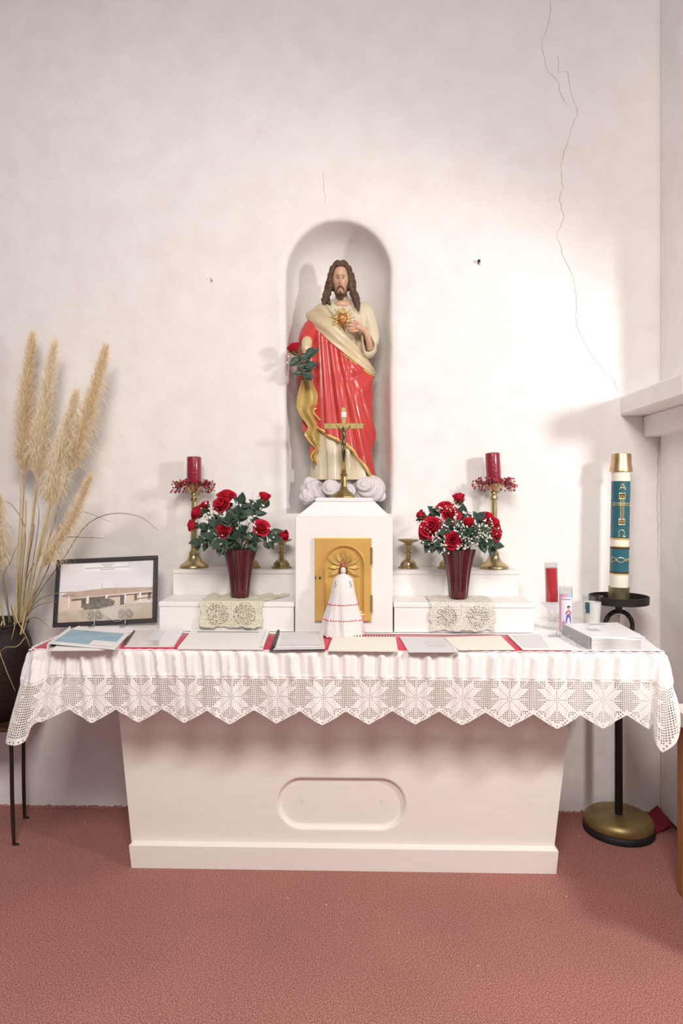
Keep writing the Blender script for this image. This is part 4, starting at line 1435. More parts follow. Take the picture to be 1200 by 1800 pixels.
for lab, (px, py, f, r, d, op) in zip(RIGHTL, RIGHTR):
    rose(P(px, py, YR(f)), d, r * vu, mouthR, lab, 'roses in the vase by the red glass candle', rl, 5, op)
# extra leafy sprays that fill the middle of both bunches
def spray(mouth, spots, lab, grp):
    for px, py, f, n in spots:
        tip = P(px, py, YR(f))
        t = thing('leaf_spray', lab, 'leaf spray', tuple(mouth), grp)
        e = tip - Vector(mouth)
        root = Vector((rl.uniform(-.02, .02), rl.uniform(-.02, .01), -.03))
        pts = catmull([root, root.lerp(e, .55) + Vector((0, 0, .02)), e], 9)
        MB().tube(pts, .0016, 5).build('stem', STEMM, t)
        dd = (pts[-1] - pts[-3]).normalized()
        leaf(t, pts[-1], dd + Vector((0, -.3, .1)), .052, (0, -1, .5), 0)
        for k in range(n):
            p = pts[6 + k % 3]
            sgn = 1 if k % 2 else -1
            sv = dd.cross(Vector((0, -1, 0))).normalized() * sgn + dd * .5 + Vector((0, -.25, rl.uniform(-.2, .2)))
            leaf(t, p, sv, rl.uniform(.036, .052), (rl.uniform(-.3, .3), -1, .4), k % 2)
spray(mouthL, [(420, 905, .06, 4), (405, 915, .08, 4), (425, 885, .02, 4), (380, 925, .07, 4), (352, 955, .06, 3), (370, 945, .09, 4), (388, 962, .10, 4), (430, 935, .09, 4), (408, 948, .10, 4), (445, 952, .07, 4), (478, 950, .05, 4), (450, 895, .02, 3), (400, 930, .04, 4), (365, 930, .03, 3)],
      'spray of dark green rose leaves in the vase on the cream bunched doily', 'leaf sprays in the vase by the framed picture')
spray(mouthR, [(790, 925, .06, 4), (765, 905, .02, 3), (812, 905, .03, 4), (838, 915, .03, 4), (780, 940, .08, 4), (755, 955, .05, 3), (830, 940, .09, 4), (850, 955, .06, 4), (865, 960, .04, 3), (815, 945, .10, 4), (775, 958, .08, 4), (800, 930, .03, 4)],
      'spray of dark green rose leaves in the vase on the pale ivory doily', 'leaf sprays in the vase by the red glass candle')
for px, py, f in ((372, 905, .06), (362, 912, .07), (385, 902, .06), (378, 892, .05), (440, 925, .07), (447, 932, .08), (407, 895, .05), (447, 878, .03), (470, 940, .05), (385, 947, .09), (455, 885, .02), (415, 890, .03)):
    sprig(mouthL, P(px, py, YR(f)), 'sprig of white gypsophila in the vase on the cream bunched doily', 'white sprigs in the vase by the framed picture', rl, 11, .024)
for px, py, f in ((770, 895, .05), (778, 915, .08), (765, 945, .09), (755, 950, .08), (810, 930, .10), (815, 940, .11), (835, 925, .09), (845, 935, .09), (830, 950, .09), (800, 915, .09), (855, 945, .08), (780, 960, .10), (795, 890, .06), (745, 920, .05), (820, 905, .04), (865, 925, .08), (812, 955, .10)):
    sprig(mouthR, P(px, py, YR(f)), 'sprig of white gypsophila in the vase on the pale ivory doily', 'white sprigs in the vase by the red glass candle', rl, 12, .028)

# single rose held by the statue
rs = rose(S(517, 613, .20), (-.4, -.5, .9), 12.0 * .00265, S(537, 655, .17), 'single red rose with green leaves held in the statue\'s hand', None, rl, 0, .5)
for (px, py, dx, dz2, sz) in ((525, 627, .9, -.25, .058), (538, 628, .8, .5, .070), (528, 632, -1, -.6, .060), (533, 640, .9, -.3, .055), (545, 647, -1, .05, .060), (538, 650, .8, .5, .062), (533, 655, .9, -.5, .055), (545, 668, -.6, .6, .05), (532, 657, -.9, .0, .045)):
    q = S(px, py, .195)
    leaf(rs, q - Vector(rs.location), (dx, -.2, dz2), sz, (0, -1, .35), 0)
for px, py in ((512, 630), (523, 612), (535, 638)):
    pass
sprig(S(532, 650, .175), S(512, 628, .19), 'wisp of white gypsophila beside the statue\'s rose', None, rl, 8, .02)

# ================================================================ FRAMED PICTURE ON A WIRE EASEL
BL, BR = P(92.5, 1103, -.27), P(275, 1094, -.235)
TLc = P(94.5, 984.5, -.19)
u = (BR - BL); FWd = u.length; u.normalize()
vv_ = (TLc - BL); vv_ -= u * vv_.dot(u); FH = vv_.length; vv_.normalize()
nn = u.cross(vv_)             # points toward the viewer when u right, v up
fr = thing('picture_frame', 'black framed photograph of a long low building with an arcade', 'picture frame', (0, 0, 0))
fr.matrix_world = Matrix(((u.x, vv_.x, nn.x, BL.x), (u.y, vv_.y, nn.y, BL.y), (u.z, vv_.z, nn.z, BL.z), (0, 0, 0, 1)))
BLK = mat('black_frame_wood', (.030, .026, .026), .4)
fw = .0185
for a in (((0, 0), (FWd, fw)), ((0, FH - fw), (FWd, FH)), ((0, fw), (fw, FH - fw)), ((FWd - fw, fw), (FWd, FH - fw))):
    boxobj('frame_rail', (a[0][0], a[0][1], -.012), (a[1][0], a[1][1], .006), BLK, fr, .002)
boxobj('backing', (fw * .5, fw * .5, -.010), (FWd - fw * .5, FH - fw * .5, -.004), mat('backing_board', (.3, .24, .18), .9), fr, 0)
SKY = mat('print_sky', (.86, .85, .86), .3, col2=(.76, .72, .76), vscale=5)
GRD = mat('print_ground', (.70, .67, .65), .3, col2=(.50, .38, .26), vscale=6)
WLT = mat('print_wall', (.78, .70, .62), .3, col2=(.66, .50, .37), vscale=7)
ROOFP = mat('print_roof', (.58, .44, .35), .3, var=.2, vscale=30)
DKP = mat('print_dark', (.13, .10, .10), .3, col2=(.25, .2, .17), vscale=60)
SHR = mat('print_shrub', (.30, .27, .22), .3, col2=(.12, .11, .10), vscale=110)
CAP = mat('print_caption', (.86, .86, .86), .3)
TXT = mat('print_text', (.42, .42, .44), .3)
pm = MB(); ix0, ix1, iy0, iy1 = fw, FWd - fw, fw, FH - fw
def quad(pts, z, mi):
    pm.add([(lerp(ix0, ix1, a), lerp(iy0, iy1, b_), z) for a, b_ in pts], [tuple(range(len(pts)))], mi)
z = -.0035
quad([(0, 0), (1, 0), (1, 1), (0, 1)], z, 0)
quad([(0, 0), (1, 0), (1, .28), (.6, .27), (.35, .22), (0, .18)], z + .0002, 1)
quad([(0, .18), (.35, .22), (.6, .27), (1, .30), (1, .47), (.1, .47), (0, .42)], z + .0003, 2)
quad([(.02, .44), (.12, .405), (1, .475), (1, .53), (.5, .55), (.08, .50)], z + .0004, 3)
for a0, a1, b0, b1 in ((.13, .29, .355, .40), (.24, .29, .23, .37), (.32, .49, .27, .415), (.52, .665, .385, .42), (.65, .695, .25, .425), (.71, .85, .405, .435), (.80, .83, .31, .425), (.875, .99, .40, .45), (.945, .975, .32, .44)):
    quad([(a0, b0), (a1, b0 + .01), (a1, b1), (a0, b1 - .01)], z + .0005, 4)
for a in (.10, .30, .50, .695, .86):
    quad([(a, .24 + a * .06), (a + .012, .24 + a * .06), (a + .012, .44), (a, .435)], z + .0006, 6)
quad([(.26, .20), (.42, .20), (.58, .25), (.60, .32), (.52, .38), (.44, .35), (.36, .30), (.28, .30)], z + .0007, 5)
quad([(.82, .33), (1, .36), (1, .375), (.82, .345)], z + .0007, 4)
quad([(.45, .545), (.455, .545), (.453, .64), (.447, .60)], z + .0006, 7)
quad([(.60, .55), (.605, .55), (.603, .60)], z + .0006, 7)
quad([(.55, .73), (.61, .73), (.61, .80), (.55, .80)], z + .0006, 0)
quad([(.24, .83), (.73, .83), (.73, .985), (.24, .985)], z + .0006, 6)
for a0, a1, b in ((.43, .58, .955), (.46, .55, .925), (.26, .73, .895), (.42, .58, .865)):
    quad([(a0, b), (a1, b), (a1, b + .012), (a0, b + .012)], z + .0008, 7)
pm.build('photograph', None, fr, sm=False, mats=[SKY, GRD, WLT, ROOFP, DKP, SHR, CAP, TXT])
# wire easel : two legs and a pair of scrolls
SW = mat('silver_wire', (.40, .38, .37), .5, .7)
ez = thing('wire_easel', 'silver wire easel with scrolled feet holding the framed picture', 'easel', (0, 0, 0))
def W(a, b_, n): return fr.matrix_world @ Vector((a, b_, n))
for px in (167, 221):
    aa = (px - 92.5) / 182.5 * FWd
    eb_ = MB()
    q0 = W(aa, .018, .012); foot = Vector((q0.x, q0.y - .012, ZT + .007)); rear = W(aa, .17, -.020)
    eb_.tube([W(aa, .045, .014), W(aa, .0, .014), W(aa, -.006, .006), W(aa, -.005, -.016), rear, Vector((rear.x, rear.y + .035, ZT + .010))], .0022, 6)
    eb_.tube([W(aa, -.005, -.014), Vector((q0.x, q0.y - .006, ZT + .009)), Vector((q0.x, q0.y - .035, ZT + .009))], .0022, 6)
    eb_.build('easel_leg', SW, ez)
    for s in (-1, 1):
        sb = MB(); pts = []
        for k in range(34):
            a = k / 33 * 4.2 * math.pi
            r = .017 * (1 - k / 33 * .72)
            pts.append(W(aa + s * (.018 - r * math.cos(a) * 1.0), .050 + r * math.sin(a) - .004, .016))
        sb.tube(pts, .0014, 5); sb.build('scroll', SW, ez)
    fs_ = MB(); pts = [Vector((q0.x + .014 * math.sin(a) * (1 - a / 14), q0.y - .035 + .010 * math.cos(a) * (1 - a / 14) - .01, ZT + .008)) for a in [k * .4 for k in range(28)]]
    fs_.tube(pts, .0014, 5); fs_.build('foot_scroll', SW, ez)
a0, a1 = (167 - 92.5) / 182.5 * FWd, (221 - 92.5) / 182.5 * FWd
MB().tube([W(lerp(a0, a1, t), .024 + .014 * math.sin(t * 6.28), .015) for t in [k / 20 for k in range(21)]], .0014, 5).build('cross_wire', SW, ez)

# ================================================================ PAPERS AND BINDERS ON THE ALTAR
ZR = ZT + .0062
GREYP = mat('grey_print', (.50, .49, .49), .6)
LGREY = mat('pale_grey_print', (.70, .69, .69), .55)
VINYL = mat('white_vinyl', (.84, .83, .83), .35, coat=.2)
CLEARF = mat('clear_plastic_sleeve', (.78, .76, .75), .22, coat=.5, col2=(.70, .67, .66), vscale=12)
BLUEC = mat('blue_cover_print', (.21, .38, .48), .4, col2=(.32, .49, .58), vscale=15)
CREAMP = mat('cream_paper', (.84, .80, .715), .75)
def on(px, py, z):
    d = FW + RT * ((px - 600.0) / F) + Vector((0, 0, (878.0 - py) / F))
    t = (z - CAM.z) / d.z
    return CAM + d * t
def slab(name, corners, z0, th, m, parent, lift=(0, 0, 0, 0)):
    """corners: photo pixels (front-left, front-right, back-right, back-left) at height z0+th"""
    top = [on(x, y, z0 + th) for x, y in corners]
    for p in top: p.y = min(p.y, -.395)
    lo = [Vector((p.x, p.y, z0 + l)) for p, l in zip(top, lift)]
    top = [p + Vector((0, 0, l)) for p, l in zip(top, lift)]
    m1 = MB().add(lo + top, [(3, 2, 1, 0), (4, 5, 6, 7), (0, 1, 5, 4), (1, 2, 6, 5), (2, 3, 7, 6), (3, 0, 4, 7)])
    o = m1.build(name, m, parent, sm=False)
    return top
def patch(parent, name, top, uv0, uv1, m, lift=.0006):
    def q(a, b_): return top[0].lerp(top[1], a).lerp(top[3].lerp(top[2], a), b_) + Vector((0, 0, lift))
    m1 = MB().add([q(uv0[0], uv0[1]), q(uv1[0], uv0[1]), q(uv1[0], uv1[1]), q(uv0[0], uv1[1])], [(0, 1, 2, 3)])
    return m1.build(name, m, parent, sm=False)
# 1 blue and white ring binder
t = thing('ring_binder', 'slim white ring binder with a pale blue cover at the end by the pampas grass', 'binder', (0, 0, 0))
slab('lower_cover', [(84, 1143), (206, 1142), (232, 1111), (124, 1109)], ZR, .003, VINYL, t)
slab('page_block', [(92, 1141), (200, 1140), (224, 1112), (126, 1111)], ZR + .003, .007, PAPER, t)
tp = slab('cover', [(84, 1133), (202, 1139.5), (228, 1113), (121, 1107)], ZR + .012, .003, VINYL, t, (.006, -.003, 0, .006))
patch(t, 'cover_print', tp, (.06, .12), (.93, .93), BLUEC)
patch(t, 'cover_label', tp, (.58, .10), (.95, .38), VINYL, .0009)
s0_ = [on(84, 1143, ZR), on(124, 1109, ZR)]
m1 = MB().add([Vector((s0_[0].x, s0_[0].y, ZR)), Vector((s0_[1].x, max(s0_[1].y, -.6), ZR)), Vector((s0_[1].x, max(s0_[1].y, -.6), ZR + .020)), Vector((s0_[0].x, s0_[0].y, ZR + .020))], [(0, 1, 2, 3)])
m1.build('spine', VINYL, t, sm=False, solid=.003)
# 2 plastic sleeve with page
t = thing('document_sleeve', 'clear plastic sleeve of white pages between blue binder and comb-bound booklet', 'folder', (0, 0, 0))
tp = slab('page_block', [(219, 1135.5), (306, 1135.5), (325, 1107), (240, 1106)], ZR, .005, CLEARF, t)
patch(t, 'page_print', tp, (.38, .3), (.62, .98), LGREY)
patch(t, 'sleeve_edge', tp, (.93, .0), (.985, 1), VINYL, .0009)
MB().tube([tp[0].lerp(tp[3], .05) + Vector((0, 0, .003)), tp[0].lerp(tp[3], .9) + Vector((0, 0, .003))], .0035, 8).build('binding_strip', mat('dark_vinyl', (.04, .04, .04), .4), t)
# 3 comb-bound white booklet
t = thing('comb_bound_booklet', 'wide white comb-bound booklet lying in front of the cream bunched doily', 'booklet', (0, 0, 0))
tp = slab('page_block', [(312, 1138.5), (462, 1139.5), (474, 1108), (338, 1107)], ZR, .006, PAPER, t)
DKW = mat('black_binding', (.03, .03, .03), .5)
for k in range(36):
    p = tp[3].lerp(tp[2], .10 + .76 * k / 35) + (tp[0] - tp[3]) * .12
    MB().box((p.x - .0016, p.y - .005, p.z - .001), (p.x + .0016, p.y + .005, p.z + .0022), .0006).build('binding_comb', DKW, t, sm=False)
patch(t, 'page_turn', tp, (.965, .02), (1.0, 1.0), VINYL, .003)
# 4 open folder of sleeves with a black spine
t = thing('display_book', 'display book of clear sleeves with a black spine beside the doll', 'folder', (0, 0, 0))
slab('cover', [(473, 1142), (571, 1142), (566, 1113), (487, 1112)], ZR, .003, DKW, t)
tp = slab('sleeve_block', [(480, 1139.5), (571, 1138), (566, 1111), (489, 1111)], ZR + .003, .006, CLEARF, t)
patch(t, 'page', tp, (.10, .14), (.93, .98), LGREY)
patch(t, 'page_edge', tp, (.0, .0), (1, .10), VINYL, .0009)
MB().tube([tp[0] + Vector((0, 0, .004)), tp[3] + Vector((0, 0, .004))], .0065, 10).build('spine', DKW, t)
# 5 cream comb-bound calendar
t = thing('spiral_notebook', 'small cream spiral notebook with a black spiral in front of the doll', 'notebook', (0, 0, 0))
tp = slab('page_block', [(576, 1142), (699, 1143), (695, 1119), (585, 1118.5)], ZR, .006, CREAMP, t)
for k in range(22):
    p = tp[3].lerp(tp[2], .03 + .94 * k / 21)
    rg = MB(); pts = [p + Vector((0, .006 * math.cos(a), .004 * math.sin(a) + .001)) for a in [j * .524 for j in range(13)]]
    rg.tube(pts, .0016, 5); rg.build('spiral_ring', DKW, t)
# 6,7 loose sheets
t = thing('paper_sheet', 'pale grey printed sheet lying between spiral notebook and cream sheet', 'paper', (0, 0, 0))
tp = slab('sheet', [(718, 1146), (806, 1146), (788, 1120), (702, 1119)], ZR, .002, LGREY, t)
patch(t, 'print', tp, (.45, .35), (.85, .75), mat('faint_print', (.66, .65, .65), .5))
patch(t, 'sheet_edge', tp, (.93, .0), (1, .97), VINYL, .0009)
t = thing('paper_sheet', 'cream sheet of paper lying in front of the pale ivory doily', 'paper', (0, 0, 0))
tp = slab('sheet', [(806, 1142.5), (905, 1142), (879, 1117), (780, 1120)], ZR + .0025, .002, CREAMP, t)
# 8 open ring binder : left leaf, rings, thick right half
t = thing('open_ring_binder', 'thick white ring binder lying open at the end by the iron candle stand', 'binder', (0, 0, 0))
tp = slab('loose_page', [(918, 1141), (1014, 1141.5), (1000, 1108), (890, 1114)], ZR + .001, .004, PAPER, t)
patch(t, 'page_print', tp, (.60, .70), (.80, .84), GREYP)
patch(t, 'page_print', tp, (.05, .1), (.5, .9), LGREY)
tp0 = slab('lower_cover', [(1003, 1143), (1160, 1143.5), (1108, 1106), (985, 1104)], ZR + .0005, .003, VINYL, t)
b0 = [on(1032, 1140, ZR + .004), on(1133, 1140, ZR + .004)]
H_ = .042
tp = slab('page_block', [(1040, 1121.5), (1130, 1121), (1082, 1096), (992, 1098)], ZR + .0035, H_, PAPER, t)
for k in range(9):
    zz = ZR + .0035 + H_ * (k + .5) / 9
    MB().box((lerp(tp[0].x, tp[1].x, .0), tp[0].y - .0008, zz - .0006), (tp[1].x, tp[0].y + .001, zz + .0006), 0).build('page_edge', LGREY, t, sm=False)
tp2 = slab('cover', [(1037, 1119.5), (1133, 1120), (1085, 1094), (990, 1096.5)], ZR + .0035 + H_, .003, VINYL, t)
patch(t, 'cover_print', tp2, (.22, .42), (.42, .58), GREYP)
patch(t, 'cover_print', tp2, (.42, .85), (.72, .95), GREYP)
sp0 = [tp2[0].copy(), tp2[3].copy()]
m1 = MB().add([Vector((sp0[0].x - .004, sp0[0].y - .002, ZR + .004)), Vector((sp0[1].x - .004, sp0[1].y, ZR + .004)), Vector((sp0[1].x - .002, sp0[1].y, tp2[3].z)), Vector((sp0[0].x - .002, sp0[0].y - .002, tp2[0].z))], [(0, 1, 2, 3)])
m1.build('spine', mat('grey_vinyl', (.40, .40, .42), .45), t, sm=False, solid=.003)
STEEL = mat('chrome', (.75, .74, .74), .15, 1.0)
for k in range(3):
    p = sp0[0].lerp(sp0[1], .10 + .40 * k); rg = MB()
    pts = [Vector((p.x - .018 + .020 * math.cos(a), p.y, ZR + .012 + .016 * math.sin(a))) for a in [j * math.pi / 10 for j in range(11)]]
    rg.tube(pts, .0014, 6); rg.build('ring', STEEL, t)

# ================================================================ VOTIVE CANDLES BY THE STEP
YG = -.30
gu = (YG - CAM.y) / F
ZB = ZT + .0035
# clear glass pedestal with the red candle
pb_ = on(969, 1103, ZB)
def glass_shell(mb, r, h, th=.0025, n=32):
    return mb.lathe([(.001, 0), (r, 0), (r, h), (r - th, h), (r - th, .006), (.001, .006)], n)
Yq = -.25; k = (Yq - CAM.y) / F
base_ = P(970, 1100, Yq)
t = thing('glass_candle_stand', 'clear glass pedestal stand under the tall red candle', 'candle stand', (base_.x, Yq, ZB))
H_ = P(970, 1060, Yq).z - ZB
prof = [(.001, 0), (17 * k, 0), (17.5 * k, 2 * k), (8 * k, 6 * k), (5 * k, 10 * k), (8 * k, 14 * k), (5 * k, 19 * k), (6.5 * k, 24 * k), (9 * k, H_ * .8), (18 * k, H_ - .004), (19 * k, H_), (11 * k, H_ - .002), (.001, H_ - .003)]
MB().lathe(prof, 32).build('pedestal', GLASS, t)
t = thing('red_glass_candle', 'tall slim red candle in a clear glass tube on the glass pedestal', 'candle', (base_.x, Yq, ZB + H_))
h = P(968, 989, Yq).z - ZB - H_
gl = MB(); glass_shell(gl, 11.2 * k, h); gl.build('glass', GLASS, t)
MB().lathe([(.001, .007), (10 * k, .007), (10 * k, h - 9 * k), (.001, h - 9.5 * k)], 28).build('wax', mat('bright_red_wax', (.62, .02, .035), .35, coat=.4), t)
t.rotation_euler = (0, -.03, 0)
# printed glass candle
Yq = -.33; k = (Yq - CAM.y) / F
base_ = P(994, 1107, Yq)
t = thing('printed_glass_candle', 'glass votive candle with a printed picture of a robed figure', 'candle', (base_.x, Yq, ZB))
h = P(994, 1031, Yq).z - ZB
gl = MB(); glass_shell(gl, 11.2 * k, h); gl.build('glass', GLASS, t)
MB().lathe([(.001, .007), (9.8 * k, .007), (9.8 * k, h - 13 * k), (.001, h - 13 * k)], 28).build('wax', mat('white_wax', (.84, .82, .78), .4, sss=.2), t)
def wrap(parent, name, r, a0, a1, z0, z1, m, n=14):
    rows = [[Vector((r * math.sin(lerp(a0, a1, i / n)), -r * math.cos(lerp(a0, a1, i / n)), z)) for i in range(n + 1)] for z in (z0, z1)]
    return MB().grid(rows).build(name, m, parent)
R = 11.35 * k; hl = h - 12 * k
lab_ = wrap(t, 'label', R, -1.5, 1.5, .006, hl, mat('label_white', (.80, .78, .82), .4, col2=(.70, .70, .82), vscale=60))
wrap(t, 'label_band', R + .0003, -1.5, -.05, hl - 5 * k, hl, mat('label_pink', (.72, .32, .45), .4))
wrap(t, 'label_band', R + .0003, -.05, 1.5, hl - 5 * k, hl, mat('label_blue', (.35, .55, .72), .4))
wrap(t, 'label_band', R + .0003, -1.5, -1.0, .006, hl - 5 * k, mat('label_pink', (.7, .3, .45), .4))
def onc(a, z, off=.0006):
    a -= .22
    return Vector(((R + off) * math.sin(a), -(R + off) * math.cos(a), z))
def blob(name, a0, z0, wv, hv, m):
    pts = [onc(a0 + wv * math.cos(x), z0 + hv * math.sin(x)) for x in [j * .524 for j in range(12)]]
    MB().add(pts, [tuple(range(12))]).build(name, m, t, sm=False)
blob('printed_robe', .35, .050, .42, .028, mat('label_robe_blue', (.10, .12, .50), .4))
blob('printed_robe', .35, .078, .45, .012, mat('label_robe_red', (.50, .08, .10), .4))
blob('printed_figure', .35, .096, .16, .008, SKIN)
blob('printed_figure', .35, .104, .24, .006, DARKP)
blob('printed_flower', -.35, .030, .30, .018, mat('label_flower', (.62, .25, .42), .4))
blob('printed_flower', .8, .022, .25, .014, mat('label_leaf', (.25, .42, .32), .4))
wr = MB(); wr.tube([onc(-.7 + j * .07, hl - 9 * k + .003 * math.sin(j * 1.6)) for j in range(20)], .0007, 4); wr.build('printed_lettering', DARKP, t)
# white candle in a tumbler
Yq = -.24; k = (Yq - CAM.y) / F
base_ = P(1041, 1096, Yq)
t = thing('white_glass_candle', 'white candle in a wide clear glass tumbler with a dark label', 'candle', (base_.x, Yq, ZB))
h = P(1041, 1047, Yq).z - ZB
R0, R1 = 13 * k, 17.2 * k
MB().lathe([(.001, 0), (R0, 0), (R1, h - 5 * k), (R1 + .001, h), (R1 - .002, h), (R1 - .003, h - 5 * k), (R0 - .002, .007), (.001, .007)], 32).build('glass', GLASS, t)
MB().lathe([(.001, .008), (R0 - .003, .008), (lerp(R0, R1, .8) - .004, h * .80), (.001, h * .79)], 28).build('wax', mat('white_wax', (.84, .82, .78), .4, sss=.2), t)
R = lerp(R0, R1, .62) + .0012
lb_ = wrap(t, 'label', R, -1.15, -.62, h * .48, h * .82, mat('label_teal', (.025, .10, .15), .4))
R = R + .0004
blob('label_mark', -.88, h * .55, .07, .004, mat('label_white2', (.8, .8, .8), .4))

# ================================================================ PASCHAL CANDLE ON ITS IRON STAND
YK = -.165
ku = (YK - CAM.y) / F
kb = P(1087, 1452, YK)
stand = thing('candle_stand', 'black iron floor candle stand with a brass foot and a round tray', 'candle stand', (kb.x, YK, 0))
DISC = mat('worn_brass_foot', (.34, .25, .10), .42, .6, var=.35, vscale=14)
MB().lathe([(.001, .0), (.148, .0), (.150, .006), (.150, .024), (.143, .030), (.001, .030)], 48).build('rubber_foot', mat('black_rubber', (.012, .011, .012), .6), stand)
MB().lathe([(.142, .029), (.146, .034), (.143, .058), (.130, .070), (.127, .0725), (.12, .0735), (.02, .075), (.001, .075)], 48).build('brass_foot', DISC, stand)
ztray = P(1087, 1055, YK).z
zring = P(1087, 1100, YK).z
MB().tube([(0, 0, .075), (0, 0, zring - .064)], .0165, 14).build('pole', IRON, stand)
rg = MB(); pts = [Vector((.060 * math.cos(a), 0, zring + .064 * math.sin(a))) for a in [j * 2 * math.pi / 36 for j in range(37)]]
rg.tube(pts, .010, 10); rg.build('iron_ring', IRON, stand)
sg = MB()
for a in (math.pi / 2, math.radians(205), math.radians(335), math.radians(140)):
    sg.tube([(0, 0, zring - .012), (.056 * math.cos(a), .0, zring - .012 + .060 * math.sin(a))], .0062, 6)
sg.build('brass_spokes', BRASS_DULL, stand)
MB().tube([(0, 0, zring + .06), (0, 0, ztray - .012)], .015, 14).build('collar', IRON, stand)
MB().lathe([(.001, ztray - .014), (.112, ztray - .014), (.124, ztray - .012), (.1255, ztray + .020), (.121, ztray + .021), (.119, ztray - .004), (.001, ztray - .005)], 56).build('tray', IRON, stand)
# candle
pas = thing('paschal_candle', 'tall ivory paschal candle with blue bands, gold cross and brass cap', 'candle', (kb.x, YK, ztray - .0045))
Hc = P(1091, 797, YK).z - ztray
def zk(py): return P(1089, py, YK).z - ztray + .0045
IVW = mat('ivory_wax', (.80, .76, .64), .42, sss=.1, var=.06, vscale=20)
TEAL = mat('teal_wax_band', (.022, .135, .175), .38, var=.35, vscale=25, coat=.2)
r = 15.3 * ku
MB().lathe([(.001, .004), (r, .004), (r, zk(826)), (.001, zk(826))], 40).build('shaft', IVW, pas)
rs_ = 17.2 * ku
MB().lathe([(r * .98, .002), (rs_, .002), (rs_, zk(1034)), (rs_ + .0015, zk(1032)), (rs_ - .001, zk(1031)), (r * 1.0, zk(1032))], 40).build('socket', BRASS_DULL, pas)
MB().lathe([(r * .9, zk(829)), (19 * ku, zk(829)), (18.6 * ku, zk(824)), (16.6 * ku, zk(815)), (16.2 * ku, zk(801)), (15.6 * ku, zk(798)), (11 * ku, zk(797)), (10 * ku, zk(800)), (.001, zk(801))], 40).build('brass_cap', mat('copper_brass', (.64, .46, .25), .34, .95, var=.2, vscale=30), pas)
def band(name, py0, py1, m, rr=1.012):
    MB().lathe([(r * .99, zk(py1)), (r * rr, zk(py1)), (r * rr, zk(py0)), (r * .99, zk(py0))], 40, cap=False).build(name, m, pas)
band('blue_band', 846, 947, TEAL); band('blue_band', 961, 1007, TEAL)
band('gold_line', 945.5, 948, GOLD, 1.03); band('black_line', 961, 964.5, DARKP, 1.03); band('black_line', 1004, 1007, DARKP, 1.03); band('gold_line', 1007, 1009, GOLD, 1.03)
band('gold_line', 959.5, 961, GOLD, 1.03)
def cp(x, py, off=.0022):
    """x in photo pixels from the candle axis"""
    a = math.asin(max(-.995, min(.995, (x + 1.5) * ku / (r * 1.02)))) - .30
    return Vector(((r + off) * math.sin(a), -(r + off) * math.cos(a), zk(py)))
GL = mat('bright_gold', (.86, .68, .30), .3, .6)
def stroke(name, pts, wd=.0016, n=14, off=.0022, closed=False):
    q = catmull([(a, b_, 0) for a, b_ in pts], n)
    MB().tube([cp(p.x, p.y, off) for p in q], wd, 6).build(name, GL, pas)
la_ = MB()
for pts in (((0, 850), (-4.5, 861)), ((0, 850), (5, 861)), ((-3, 857.5), (3.5, 857.5))):
    la_.tube([cp(*p) for p in pts], .0017, 6)
la_.build('letter_alpha', GL, pas)
om = MB(); pts = []
for j in range(17):
    a = math.radians(-60 + 300 * j / 16)
    pts.append(cp(4.6 * math.cos(a), 936 - 5.2 * math.sin(a)))
om.tube([cp(6, 942)] + [cp(2.3, 942)] + pts + [cp(-2.3, 942), cp(-6, 942)], .0015, 6); om.build('letter_omega', GL, pas)
cx = MB()
for s in (-1, 1):
    cx.tube([cp(s * 2.3, 872), cp(s * 2.3, 918)], .0016, 6)
    cx.tube([cp(-12 + 2 * j, 886 + s * 1.6) for j in range(13)], .0014, 6)
cx.tube([cp(0, 876), cp(0, 912)], .0012, 6)
cx.tube([cp(-12, 882), cp(-13.5, 886), cp(-12, 890)], .0014, 6); cx.tube([cp(12, 882), cp(13.2, 886), cp(12, 890)], .0014, 6)
cx.build('gold_cross', GL, pas)
for pyc in (872, 917):
    pl_ = MB()
    for sx, sy, ex, ey in ((-4.6, -4.6, 4.6, -4.6), (4.6, -4.6, 4.6, 4.6), (4.6, 4.6, -4.6, 4.6), (-4.6, 4.6, -4.6, -4.6)):
        pl_.tube([cp(sx, pyc + sy), cp((sx + ex) / 2, pyc + (sy + ey) / 2), cp(ex, pyc + ey)], .0016, 6)
    pl_.build('gold_square', GL, pas)
    bq = MB().add([cp(-4.2, pyc - 4.2, .0012), cp(0, pyc - 4.2, .0012), cp(4.2, pyc - 4.2, .0012), cp(4.2, pyc + 4.2, .0012), cp(0, pyc + 4.2, .0012), cp(-4.2, pyc + 4.2, .0012)], [(0, 1, 4, 5), (1, 2, 3, 4)])
    bq.build('square_field', DARKP, pas, sm=False)
    pts = [(2.4 * math.cos(a) * (1 - a / 12), pyc + 2.4 * math.sin(a) * (1 - a / 12)) for a in [.4 + j * .5 for j in range(12)]]
    stroke('gold_numeral', pts, .001, 20)
for x0_ in (0, -14):
    fi = MB()
    for s in (-1, 1):
        fi.tube([cp(max(-14.5, min(12.5, x0_ + x)), 983 + s * y) for x, y in ((-7, 0), (-4.5, 3), (0, 4.4), (4.5, 2.6), (8.5, -2.2))], .0014, 6)
    fi.build('gold_fish', GL, pas)
fi = MB(); fi.tube([cp(x, 983 + 1.0 * math.sin(x)) for x in (9, 11, 12.5)], .0028, 6); fi.build('gold_bead', GL, pas)
pas.rotation_euler = (0, .018, 0)

